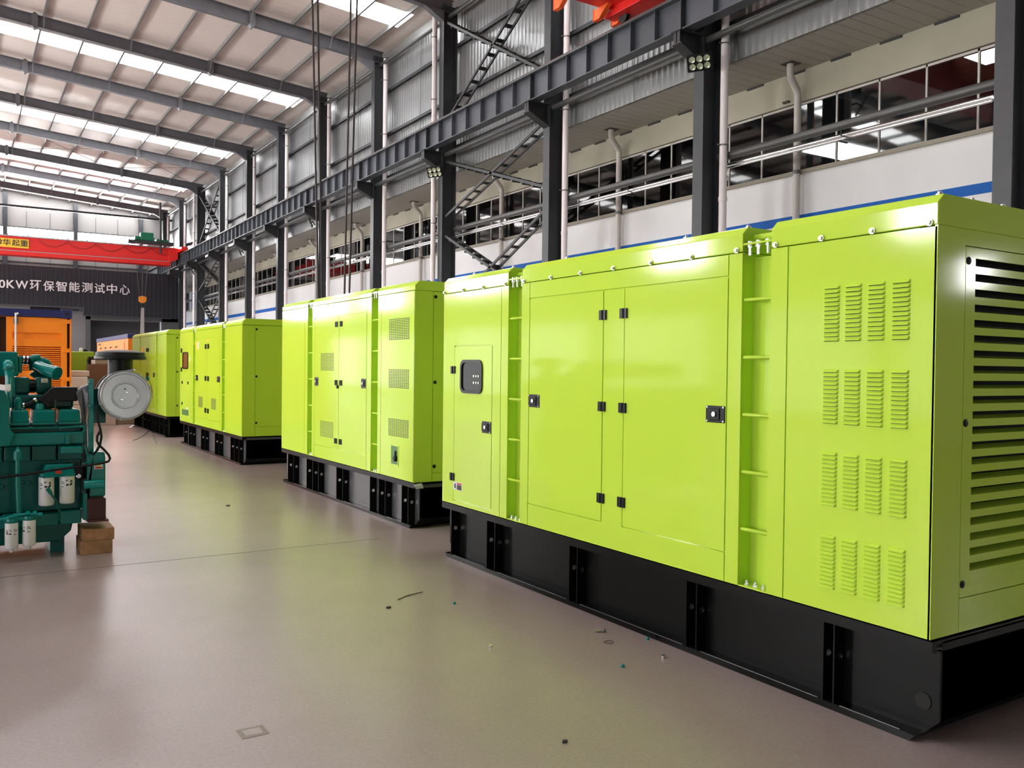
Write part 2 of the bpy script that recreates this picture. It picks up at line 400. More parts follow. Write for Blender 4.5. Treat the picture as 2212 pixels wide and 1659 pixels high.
# soffit, and the wall of the neighbouring hall
struct(MB().add([(14.42, -19, 8.24 + zs(-19)), (16.1, -19, 8.24 + zs(-19)), (16.1, END, 8.24 + zs(END)), (14.42, END, 8.24 + zs(END)),
                 (14.42, -19, 8.3 + zs(-19)), (16.1, -19, 8.3 + zs(-19)), (16.1, END, 8.3 + zs(END)), (14.42, END, 8.3 + zs(END))],
                [(0, 1, 2, 3), (4, 5, 6, 7), (0, 1, 5, 4), (2, 3, 7, 6)]).build('soffit', SOFFIT))
struct(MB().box(16.1, 16.4, -19, END, 7.62, 8.5).build('wall_neighbour_upper', CONC))
struct(MB().box(16.1, 16.4, -19, END, 5.06, 5.98).box(16.1, 16.4, -19, END, 0, 4.86).box(16.1, 16.4, -19, -5.4, 5.98, 7.62).build('wall_neighbour_lower', WALLW))
struct(MB().box(16.09, 16.4, -7, END, 4.86, 5.06).build('trim_3', BLUE))
struct(MB().box(16.03, 16.4, -7, END, 5.98, 6.05).build('trim_4', CONC))
st = MB()
for k in range(70):
    ya = -6 + k * 1.2; st.box(16.07, 16.1, ya, ya + .5, 8.19 + zs(ya), 8.235 + zs(ya))
struct(st.build('trim_5', STEELD))
wy = -5.4; n = 0
while wy < END - 6:
    n += 1
    wt = 7.60
    fr = MB()
    for k in range(7):
        y = wy + k * 1.045; fr.box(16.13, 16.17, y - .02, y + .02, 6.05, wt)
    fr.box(16.13, 16.17, wy, wy + 6.27, 6.05, 6.09).box(16.13, 16.17, wy, wy + 6.27, wt - .05, wt).box(16.125, 16.16, wy, wy + 6.27, 6.58, 6.61)
    fo = struct(fr.build('window_%d' % n, ALU if False else PVCD))
    MB().box(16.148, 16.152, wy, wy + 6.27, 6.09, wt - .05).build('pane', GLASS, fo)
    if n % 2 == 0:
        struct(MB().box(16.02, 16.1, wy + .2, wy + .36, 7.68, 7.72).build('wall_bracket', RUST))
    wy += 6.27
# the dim neighbouring hall seen through those windows
struct(MB().box(16.4, 40, -7, END, 9.9, 10.0).box(40, 40.1, -7, END, 0, 10).box(16.4, 40, -7.1, -7, 0, 10).box(16.4, 40, END, END + .1, 0, 10).box(16.4, 40, -7, END, -.1, 0).build('wall_neighbour_back', DGREY))
for k in range(9):
    y = 2.5 + 9.0 * k
    for x in (20.0, 27.0, 34.0):
        struct(MB().box(x, x + 3.4, y, y + 1.7, 9.84, 9.88).build('skylight', SKYM))
    struct(MB().box(16.5, 39.9, y + 4.4, y + 4.6, 9.2, 9.85).build('rafter', STEELD))
struct(MB().box(19.2, 19.5, 32, 45, 6.0, 7.45).build('wall_neighbour_panel', MAROONB))

# left side and near end of the hall, outside the picture
WL = [(11.8, 14.6), (21.0, 23.5), (32.6, 40.0), (46.0, 52.0), (55.0, 66.0)]      # window bays of the left wall
struct(MB().box(-14.5, -14.3, -19, END, 0, .3).box(-14.5, -14.3, -19, -9.0, .3, 4.2).box(-14.5, -14.3, -19, END, 6.4, 13.9).build('wall_left', CLADW))
yl = [-9.0, -3.0, 3.0] + COLY[1:] + [END]
for a, b in zip(yl[:-1], yl[1:]):
    struct(MB().box(-14.42, -14.38, a + .15, b - .15, .3, 3.4).build('window_left_panel', FILLM))  # unseen glowing panel, added to brighten the faces turned left
    struct(MB().box(-14.5, -14.3, a - .15, a + .15, .3, 4.2).box(-14.5, -14.3, a + .15, b - .15, 3.4, 4.2).build('wall_left_mullion', CLADW))
ye = [-19] + [q for a in WL for q in a] + [END]
for a, b in zip(ye[0::2], ye[1::2]): struct(MB().box(-14.5, -14.3, a, b, 4.2, 6.4).build('wall_left_pier', CLADW))
for a, b in WL:
    wf = MB(); k = a
    while k < b - .5: wf.box(-14.36, -14.28, k, k + .08, 5.05, 6.2); k += 1.2
    wf.box(-14.5, -14.3, a, b, 4.2, 5.05).box(-14.5, -14.3, a, b, 6.2, 6.4); fo = struct(wf.build('window_left', CLADW)); MB().box(-14.42, -14.38, a, b, 5.05, 6.2).build('pane', WINB if b < 30 else WINM, fo)
struct(MB().box(-14.5, 16.5, -19.2, -19.0, 0, 15.5).build('wall_near', DGREY))
for k in (4,):
    struct(MB().box(-13.5 + 4.6 * k, -9.5 + 4.6 * k, -18.99, -18.95, .5, 4.5).build('window_near', FILLM))  # unseen glowing panel, added to brighten the near end faces
struct(MB().box(16.04, 16.09, -5.35, -4.95, 3.1, 3.65).build('window_side', WINM))

# far gable with its strip window
gb = MB()
gb.box(-14.4, 14.42, END, END + .15, 0, 11.15).add(
    [(-14.4, END, 12.2), (14.42, END, 12.2), (14.42, END, 14.2), (0, END, 15.3), (-14.4, END, 14.2), (-14.4, END + .15, 12.2), (14.42, END + .15, 12.2), (14.42, END + .15, 14.2), (0, END + .15, 15.3), (-14.4, END + .15, 14.2)],
    [(0, 1, 2, 3, 4), (5, 6, 7, 8, 9), (0, 1, 6, 5), (1, 2, 7, 6), (4, 0, 5, 9)])
gb.box(13.35, 14.42, END, END + .15, 11.15, 12.2)
struct(gb.build('wall_far', GABLE))
struct(MB().box(-14.3, 13.35, END + .05, END + .08, 11.15, 12.2).build('window_far', WINM))
for x in (-11.9, -6.95, -2.02, 2.93, 7.87, 12.8):
    struct(MB().box(x - .16, x + .16, END - .35, END, 0, rz(x) - .2).build('gable_post', STEEL))
gg = MB()
for z in (9.5, 11.12, 12.22): gg.box(-14.2, 13.9, END - .12, END - .002, z - .05, z + .03)
struct(gg.build('gable_girt', STEEL))
gs = MB()
for k in range(16):
    x = -12.2 + 1.66 * k
    for z0, z1 in ((8, 11.1), (12.25, 13.5)): gs.box(x - .03, x + .03, END - .02, END, z0, z1)
struct(gs.build('gable_seam', LGREY))
struct(MB().box(-14.3, 14.4, 68.2 + 6.1, 74.5, 13.05, 13.2).build('gable_tie', STEEL))

# charcoal partition with its letters, in front of the gable
PX = 70.0
pt = thing('sign_partition', 'charcoal corrugated partition wall lettered in white under the red crane', 'partition', (0, PX, 0))
MB().box(-14.2, 14.3, PX, PX + .15, 5.55, 8.36).box(7.55, 14.3, PX, PX + .15, 5.0, 5.55).build('panel', DPANEL, pt)
MB().box(-14.2, 7.7, PX + .3, PX + .45, 0, 5.6).build('lower_wall', LGREY, pt)
MB().box(7.7, 8.0, PX + .1, PX + .5, 0, 5.0).box(12.9, 14.3, PX + .1, PX + .5, 0, 5.0).box(7.7, 14.3, PX + .1, PX + .5, 4.75, 5.0).build('door_surround', DGREY, pt)
MB().box(8.0, 12.9, PX + 1.2, PX + 1.3, 0, 4.75).build('dark_doorway', mat('unlit_room', (0.03, 0.031, 0.033), 0.7), pt)
MB().box(-14.2, 7.5, PX - .03, PX, 5.5, 5.6).box(7.5, 7.58, PX - .03, PX, 5.0, 5.6).box(7.5, 13.55, PX - .03, PX, 4.97, 5.05).build('edge_trim', STEELD, pt)
MB().box(6.0, 7.2, PX - .1, PX + .25, 5.32, 5.42).box(4.15, 6.0, PX + .22, PX + .3, 5.25, 5.5).build('door_header', BLACKPL, pt)
for ch, (x, z) in zip('0KW环保智能测试中心', [(2.42, 6.98), (2.94, 6.99), (3.62, 6.99), (4.46, 7.0), (5.29, 7.0), (6.08, 7.02), (6.92, 7.02), (7.75, 7.04), (8.58, 7.03), (9.40, 7.03), (10.27, 7.02)]):
    lat = ch in '0KW'
    letter(ch, 'letter', x, PX - .04, z, .56 if lat else .72, {'0': .38, 'K': .50, 'W': .78}.get(ch, .70), SIGNL, pt, .02 if lat else .010)

# ------------------------------------------------------------ crane runway girder, cranes
rg = thing('crane_girder', 'long grey crane runway girder bracketed along the columns, with stiffener plates', 'girder', (13.3, 30, 9.5))
def gz(y): return 9.69 - .0051 * y
def slab(mb, x0, x1, ya, yb, d0, d1, mi=0):
    mb.hull8([(x0, ya, gz(ya) + d0), (x1, ya, gz(ya) + d0), (x1, yb, gz(yb) + d0), (x0, yb, gz(yb) + d0)], [(x0, ya, gz(ya) + d1), (x1, ya, gz(ya) + d1), (x1, yb, gz(yb) + d1), (x0, yb, gz(yb) + d1)], mi)
b = MB(); slab(b, 13.14, 13.46, -6, END - 1, -.03, 0); b.build('top_flange', BEAMC, rg)
b = MB(); slab(b, 13.15, 13.45, -6, END - 1, -.75, -.725); b.build('bottom_flange', BEAMC, rg)
b = MB(); slab(b, 13.294, 13.306, -6, END - 1, -.725, -.03); b.build('web', BEAMC, rg)
b = MB(); slab(b, 13.26, 13.34, -6, END - 1, 0, .11); b.build('rail', RUST, rg)
b = MB(); slab(b, 13.15, 13.17, -6, END - 1, .0, .02); b.build('flange_edge', RUST, rg)
st = 0
for a, c in zip(COLY[:-1], COLY[1:]):
    for k in range(7):
        y = a + (c - a) * k / 7.0
        s = MB(); slab(s, 13.16, 13.44, y - .008, y + .008, -.725, -.03)
        s.build('stiffener', BEAMC if k else STEELD, rg)

# near crane: red box girder and end carriage over the right of the picture
cr = thing('bridge_crane', 'red bridge crane passing overhead at the top edge, above the runway girder', 'crane', (13.0, 16, 9.8))
MB().box(-13.0, 12.85, 15.55, 16.55, 10.1, 11.3).prism([(12.85, 10.1), (13.75, 10.1), (13.75, 10.5), (12.85, 11.3)], 'y', 15.55, 16.55).build('main_girder', RED, cr, bevel=.01)
MB().box(13.05, 13.55, 12.4, 16.6, 9.90, 10.36).prism([(16.6, 9.90), (16.8, 9.98), (16.8, 10.2), (16.6, 10.36)], 'x', 13.05, 13.55).build('end_carriage', RED, cr, bevel=.01)
for y in (12.9, 16.2):
    MB().lathe([(.13, -.05), (.15, -.05), (.15, -.03), (.12, -.03), (.12, .03), (.15, .03), (.15, .05), (.13, .05)], (13.3, y, gz(y) + .265), 'x', 28).build('wheel', STEELD, cr, smooth=40)
for x in (11.67, 12.83, 13.38):
    p = MB().prism([(16.2, 10.1), (16.75, 10.1), (16.75, 9.84), (16.55, 9.84)], 'x', x - .02, x + .1)
    p.box(x - .03, x + .11, 16.75, 16.765, 9.83, 10.1)
    q = p.build('bracket', ORANGEP, cr)
    h = MB()
    for k in range(3): h.lathe([(.018, -.01), (.018, .004)], (x + .035, 16.755, 9.88 + k * .08), 'y', 8)
    h.build('bolt_hole', DARK, q)
MB().box(13.52, 13.72, 16.45, 16.65, 9.72, 9.98).build('rail_sweeper', RED, cr)
MB().box(4.6, 6.6, 15.0, 15.5, 10.6, 11.4).box(4.9, 6.3, 14.6, 15.6, 11.3, 11.5).build('hoist_trolley', ORANGEP, cr)
for nm, lab, p0, p1 in (('a', 'leftmost of the four hoist ropes hanging from the near crane', (5.17, 15, 10.6), (5.41, 15, 2.0)), ('b', 'second from left of the four hoist ropes of the near crane', (5.28, 15, 10.6), (5.48, 15, 2.0)),
                        ('c', 'third from left of the four hoist ropes, beside a white downpipe', (6.0, 15, 10.6), (5.87, 15, 2.0)), ('d', 'rightmost of the four hoist ropes hanging behind the tall enclosure', (6.13, 15, 10.6), (5.96, 15, 2.0))):
    tag(MB().tube([p0, p1], .019, 8).build('hoist_rope', ROPE, smooth=60), lab, 'rope', 'hoist ropes of the near crane')
hk = thing('hook_block', 'hook block hanging on ropes behind the tall green enclosure', 'hook', (5.68, 15, 1.4))
MB().box(5.38, 6.0, 14.9, 15.1, 1.6, 2.05).build('sheave_housing', HOOKY, hk, bevel=.03)
MB().tube([(5.68, 15, 1.62), (5.68, 15, 1.45), (5.78, 15, 1.38), (5.8, 15, 1.27), (5.7, 15, 1.2), (5.58, 15, 1.24)], .04, 10).build('hook', STEELD, hk, smooth=50)

# far crane with its yellow name plate
fc = thing('bridge_crane', 'red bridge crane spanning the far end above the lettered partition', 'crane', (5, 66, 9))
MB().box(-13.0, 12.6, 65.5, 66.5, 8.83, 9.83).build('main_girder', RED, fc)
MB().box(-13.0, 12.6, 65.42, 66.58, 8.56, 8.83).build('lower_chord', RED, fc)
MB().box(-13.0, 12.6, 65.38, 65.42, 8.80, 8.84).box(-13.0, 12.6, 65.45, 65.5, 9.76, 9.84).build('walkway_edge_glint', SILVER, fc)  # lower strip paints the highlight along the lower chord; upper is the walkway edge
MB().prism([(12.5, 8.75), (13.05, 9.0), (13.08, 9.1), (13.08, 9.78), (12.5, 9.83)], 'y', 65.3, 66.7).box(13.05, 13.5, 64.0, 68.0, 9.49, 9.78).build('end_carriage', RED, fc)
MB().box(9.75, 12.7, 64.9, 65.6, 9.9, 10.12).build('platform', STEELD, fc)
MB().box(10.55, 11.4, 65.0, 65.6, 10.12, 10.7).box(10.2, 10.55, 65.1, 65.5, 10.12, 10.42).build('hoist_motor', HOISTG, fc, bevel=.05)
MB().box(11.6, 12.4, 65.2, 65.6, 10.12, 10.3).build('motor', HOISTG, fc)
cp = MB(); pts = []
for k in range(5):
    xa = 4.3 + k * 1.75
    for t in range(9): pts.append((xa + 1.75 * t / 8, 65.38, 9.68 - .42 * (1 - (2 * t / 8 - 1) ** 2)))
cp.tube(pts, .018, 6).build('festoon_cable', MAROON, fc)
cl = MB()
for k in range(18): cl.box(-8 + 1.17 * k, -7.93 + 1.17 * k, 65.42, 65.48, 9.84, 9.92)
cl.build('walkway_studs', MAROON, fc)
pl = MB().box(.6, 3.78, 65.40, 65.44, 9.02, 9.6).build('name_plate', YEL, fc)
for ch, x in zip('动华起重', (2.06, 2.52, 3.04, 3.52)): letter(ch, 'letter', x, 65.39, 9.34, .42, .45, INK, pl, .015)
MB().tube([(11.86, 65.2, 12.9), (11.9, 65.2, 9.35)], .07, 8).build('power_mast', STEELD, fc)
for k, x in enumerate((10.45, 10.85, 11.2)):
    tag(MB().tube([(x, 66, 8.6), (10.85 + (x - 10.85) * .5, 66, 6.25)], .02, 6).build('hoist_rope', ROPE), ('left', 'middle', 'right')[k] + ' rope carrying the orange hook block before the partition', 'rope', 'hoist ropes of the far crane')
hb = thing('hook_block', 'orange hook block hanging in front of the charcoal partition', 'hook', (10.85, 66, 6.0))
MB().lathe([(.02, -.12), (.22, -.1), (.27, 0), (.22, .1), (.02, .12)], (10.85, 66, 6.08), 'y', 20).box(10.6, 11.1, 65.9, 66.1, 5.98, 6.28).build('sheave_housing', HOOKY, hb, smooth=40)
MB().tube([(10.85, 66, 5.8), (10.85, 66, 5.65), (10.97, 66, 5.55), (10.9, 66, 5.42), (10.75, 66, 5.46)], .05, 8).build('hook', DARK, hb, smooth=50)
sl = MB()
sl.hull8([(10.62, 65.95, .3), (11.0, 65.95, .3), (11.0, 66.05, .3), (10.62, 66.05, .3)], [(10.76, 65.95, 5.5), (10.95, 65.95, 5.5), (10.95, 66.05, 5.5), (10.76, 66.05, 5.5)])
tag(sl.build('lifting_sling', SLING), 'grey webbing sling hanging down from the orange hook block', 'sling')

# ------------------------------------------------------------ pipes, braces, floodlights along the columns
ORD = ['', 'first', 'second', 'third', 'fourth', 'fifth', 'sixth', 'seventh', 'eighth', 'ninth', 'tenth', 'eleventh', 'twelfth']
for i, y in enumerate(COLY):
    if i < 2: continue
    lead = i in (4, 10)
    py = y + .3 if lead else y - .45
    pxx = 13.615 if lead else 14.05
    t = thing('downpipe', '%s nearest white plastic downpipe on the grey hall columns' % ('' if i == 2 else ORD[i - 1]) if i > 2 else 'nearest white plastic downpipe, on the column with the big floodlight', 'pipe', (pxx, py, 0), 'white downpipes on the columns')
    MB().tube([(pxx, py, .05), (pxx, py, 13.55)], .085, 16).build('pipe', PVC, t, smooth=50)
    for z in (5.2, 9.9): MB().lathe([(.086, 0), (.096, 0), (.096, .09), (.086, .09)], (pxx, py, z), 'z', 16).build('socket', PVC, t, smooth=50)
    for z in (4.2, 6.4, 8.6, 10.6, 12.7):
        k = MB().lathe([(.086, 0), (.092, 0), (.092, .03), (.086, .03)], (pxx, py, z), 'z', 16)
        k.box(pxx - (.12 if lead else .18), pxx - .08, py - .012, py + .012, z, z + .025)
        k.build('clamp', CLAMP, t)
for i, (a, c) in enumerate(zip(COLY[:-2], COLY[1:-1])):
    if i < 1: continue
    lab = 'between %s and %s columns from the camera' % (ORD[i], ORD[i + 1])
    tag(MB().tube([(14.23, a + .16, 6.22), (14.23, c - .16, 6.22)], .085, 16).build('tie_pipe', PIPE, smooth=50), 'grey tie pipe at window height ' + lab, 'pipe', 'tie pipes between columns')
    tag(MB().tube([(13.85, a + .02, gz(a) - .86), (13.85, c - .02, gz(c) - .86)], .075, 16).build('tie_pipe', PIPE, smooth=50), 'grey strut under the girder ' + lab, 'pipe', 'struts under the girder')
ap = thing('insulated_pipe', 'aluminium clad pipe run slung under the tie pipes along the windows', 'pipe', (14.2, 30, 6.05))
MB().tube([(14.34, 7.95, 6.06), (14.34, 66, 6.06)], .034, 12).build('upper_run', ALU, ap, smooth=50)
MB().tube([(14.30, 7.95, 5.98), (14.30, 66, 5.98)], .024, 12).build('lower_run', ALU, ap, smooth=50)
for i in range(1, len(COLY) - 2):
    y = (COLY[i] + COLY[i + 1]) / 2
    MB().box(14.15, 14.40, y - .02, y + .02, 5.895, 5.92).tube([(14.21, y - .25, 5.91), (14.21, y, 6.02), (14.21, y, 6.14)], .014, 6).build('hanger', STEELD, ap)
MB().tube([(14.34, 7.95, 6.06), (14.34, 7.85, 5.98), (14.34, 7.82, 5.8), (14.34, 7.82, .0)], .055, 14).build('drop_pipe', ALU, ap, smooth=50)

def diagonal(t, p0, p1, fall):
    """laced diagonal: two angle chords joined by batten plates"""
    p0, p1 = Vector(p0), Vector(p1); d = (p1 - p0); L = d.length; d.normalize()
    n = Vector((1, 0, 0)); u = d.cross(n).normalized()
    dg = None
    for s in (-1, 1):
        q = [u * a + n * (s * .15 + b) for a, b in ((-.04, -.025), (.04, -.025), (.04, .025), (-.04, .025))]
        o = MB().hull8([p0 + k for k in q], [p1 + k for k in q]).build('diagonal' if dg is None else 'chord', STEELD, t if dg is None else dg)
        if dg is None: dg = o
    k = .3
    while k < L - .2:
        c = p0 + d * k
        if fall:
            q = [c + n * a - u * b for a, b in ((-.15, -.05), (.15, -.05), (.15, .10), (-.15, .10))]
            MB().hull8(q, [v + d * .05 for v in q]).build('batten', STEELD, dg)
        else:
            q = [c - u * .045 + n * a + d * b for a, b in ((-.15, -.07), (.15, -.07), (.15, .07), (-.15, .07))]
            MB().hull8(q, [v + u * .012 for v in q]).build('batten', STEELD, dg)
        k += .58
for i, near in ((3, 'near'), (9, 'far')):
    a, c = COLY[i] + .2, COLY[i + 1] - .2
    for z1, z0, lab in ((13.1, 9.8, 'laced steel X brace above the runway girder'), (8.45, 6.6, 'laced steel X brace between girder and window pipes'), (5.95, 3.3, 'laced steel X brace low behind the enclosures')):
        t = thing('cross_brace', lab + ' in the %s braced bay' % near, 'brace', (13.98, (a + c) / 2, z0), 'laced cross braces')
        diagonal(t, (13.98, c, z1), (13.98, a, z0), 1); diagonal(t, (13.98, a, z1), (13.98, c, z0), 0)
for k, y in enumerate((13.85, 26.2, 38.5, 50.3, 62.2)):
    lab = ['big floodlight with six lenses on the nearest column, under the girder', 'floodlight with six lenses near the X brace, beside a white downpipe', 'floodlight behind the hanging ropes', 'small floodlight fourth along the columns', 'farthest small floodlight, by the far X brace'][k]
    t = thing('floodlight', lab, 'floodlight', (13.6, y, 8.05), 'floodlights on the columns')
    ca, sa = math.cos(math.radians(-28)), math.sin(math.radians(-28))
    N = (Vector((-.62, -.62, -.48)) if k < 2 else Vector((-.86, .28, -.5))).normalized(); Uv = Vector((.72, -.70, .12) if k < 2 else (.3, .95, 0)).normalized(); Uv = (Uv - N * Uv.dot(N)).normalized(); V = N.cross(Uv).normalized()
    if V.z < 0: V = -V
    o = Vector((13.38, y - .1, 8.1 - .0051 * (y - 14)))
    def P(u, v, w_): return o + Uv * u + V * v + N * w_
    MB().hull8([P(-.27, -.18, -.06), P(.27, -.18, -.06), P(.27, .18, -.06), P(-.27, .18, -.06)], [P(-.27, -.18, 0), P(.27, -.18, 0), P(.27, .18, 0), P(-.27, .18, 0)]).build('housing', BLACKPL, t, bevel=.02)
    for r_ in range(2):
        for c_ in range(3):
            b = MB(); cen = (-.155 + c_ * .155, -.07 + r_ * .15)
            ring = [P(cen[0] + .066 * math.cos(a), cen[1] + .066 * math.sin(a), .004) for a in [2 * math.pi * q / 20 for q in range(20)]]
            ring2 = [P(cen[0] + .066 * math.cos(a), cen[1] + .066 * math.sin(a), .018) for a in [2 * math.pi * q / 20 for q in range(20)]]
            ring3 = [P(cen[0] + .03 * math.cos(a), cen[1] + .03 * math.sin(a), .006) for a in [2 * math.pi * q / 20 for q in range(20)]]
            b.add(ring + ring2 + ring3, [(q, (q + 1) % 20, 20 + (q + 1) % 20, 20 + q) for q in range(20)] + [(20 + q, 20 + (q + 1) % 20, 40 + (q + 1) % 20, 40 + q) for q in range(20)] + [[40 + q for q in range(20)]])
            b.build('lens', LENS, t, smooth=40)
    MB().tube([P(.0, .0, -.06), P(.0, .02, -.16), (13.69, y + .1, 8.1 - .0051 * (y - 14))], .025, 8).build('arm', BLACKPL, t)
for i, y in enumerate((6.9, 13.2, 19.5, 25.9, 32.2, 38.4, 44.6, 50.8, 57.0)):
    if i == 0: continue
    t = thing('downpipe', 'beige dogleg downpipe on the window wall, %s' % ['out of view by the near column', 'nearest one seen, above the near enclosure', 'second nearest, left of the floodlight column', 'third nearest, crossed by the near X brace', 'fourth nearest, behind the tall enclosure', 'fifth nearest, by the hanging ropes', 'sixth nearest', 'seventh nearest', 'farthest one'][i], 'pipe', (15.93, y, 0), 'beige downpipes on the window wall')
    zt = 8.24 + zs(y)
    MB().tube([(15.93, y + .05, .05), (15.93, y + .05, 7.72), (15.90, y + .04, 7.8), (15.58, y - .03, 8.05), (15.55, y - .05, 8.12), (15.55, y - .05, zt + .02)], .08, 14).build('pipe', PVCD, t, smooth=50)
    MB().lathe([(.081, 0), (.09, 0), (.09, .09), (.081, .09)], (15.93, y + .05, 5.95), 'z', 14).box(15.93, 16.09, y + .03, y + .07, 5.97, 6.01).build('clamp', CLAMP, t)
    MB().box(15.4, 15.72, y - .2, y + .1, zt - .012, zt).build('flashing', STEELD, t)

# ------------------------------------------------------------ generator enclosures
def hinge(y, z, gx, parent, s=1.0):
    b = MB(); h = .029 * s; x = gx - .012
    b.box(x, gx + .004, y - .031 * s, y - .003, z - h, z + h).box(x, gx + .004, y + .003, y + .031 * s, z - h, z + h)
    b.tube([(x, y, z - h), (x, y, z + h)], .007, 8)
    return b.build('hinge', BLACKPL, parent)
def lock(y, z, gx, parent, W=.066, H=.043):
    b = MB(); b.box(gx - .006, gx + .002, y - W, y + W, z - H, z + H)
    b.box(gx - .012, gx - .006, y - W * .5, y + W * .5, z - H * .68, z + H * .68)
    l = b.build('lock', BLACKPL, parent, bevel=.003)
    c = MB(); c.lathe([(.012, -.02), (.014, -.018), (.014, .0)], (gx, y, z), 'x', 14)
    for sy in (-1, 1):
        for sz in (-1, 1): c.lathe([(.004, -.0085), (.006, -.006)], (gx, y + sy * W * .85, z + sz * H * .82), 'x', 8)
    return l, c
def bolt_head(mb, gx, y, z, r=.014):
    mb.lathe([(r * .55, -.018), (r * .62, -.016), (r * .62, -.008), (r, -.008), (r, .0)], (gx, y, z), 'x', 10)
def slab_x(mb, gx, y0, y1, z0, z1, g=.0035, t=.012):
    mb.box(gx, gx + t, y0 + g, y1 - g, z0 + g, z1 - g)
def window(y0, y1, z0, z1, gx, parent, glass, rim=BLACKPL):
    def rr(a0, a1, b0, b1, r, n=5):
        out = []
        for (cy, cz, s) in ((a1 - r, b1 - r, 0), (a0 + r, b1 - r, 1), (a0 + r, b0 + r, 2), (a1 - r, b0 + r, 3)):
            for k in range(n + 1):
                t = math.pi / 2 * (s + k / n); out.append((cy + r * math.cos(t), cz + r * math.sin(t)))
        return out
    o, i = rr(y0, y1, z0, z1, .055), rr(y0 + .022, y1 - .022, z0 + .022, z1 - .022, .042)
    n = len(o); vs = [(gx + .002, *p) for p in o] + [(gx - .012, *p) for p in o] + [(gx - .012, *p) for p in i] + [(gx + .0, *p) for p in i]
    fs = []
    for k in range(n):
        q = (k + 1) % n
        for l in range(3): fs.append((l * n + k, l * n + q, (l + 1) * n + q, (l + 1) * n + k))
    f = MB().add(vs, fs).build('window_rim', rim, parent)
    MB().add([(gx - .002, *p) for p in i], [list(range(n))]).build('window_glass', glass, parent)
def slot_grille(y0, y1, z0, z1, gx, parent, ny=11, nz=13):
    """punched plate: slots laid on as dark tiles, their shade put into the colour"""
    b = MB(); dy, dz = (y1 - y0) / ny, (z1 - z0) / nz
    for k in range(nz): 
        z = z0 + dz * (k + .5)
        for j in range(ny):
            y = y0 + dy * (j + .5); b.box(gx - .0012, gx + .001, y - dy * .36, y + dy * .36, z - dz * .27, z + dz * .27)
    return b.build('vent', GRILLE, parent)
def louvre_block(y0, y1, z0, z1, gx, parent, n=13):
    b = MB(); d = (z1 - z0) / n
    for k in range(n):
        zb_ = z0 + d * k + .0015; zt_ = zb_ + d * .74
        A = [(gx, y0, zb_), (gx, y1, zb_), (gx, y1, zt_), (gx, y0, zt_)]
        B = [(gx - .012, y0 + .008, zb_ + .001), (gx - .012, y1 - .008, zb_ + .001), (gx - .004, y1 - .006, zt_ - .002), (gx - .004, y0 + .006, zt_ - .002)]
        b.hull8(A, B)
        b.box(gx - .0015, gx + .001, y0 + .004, y1 - .004, zb_ - d * .10, zb_ + .0005, 1)
    return b.build('louvre_vent', [GREEN, GRILLE], parent)

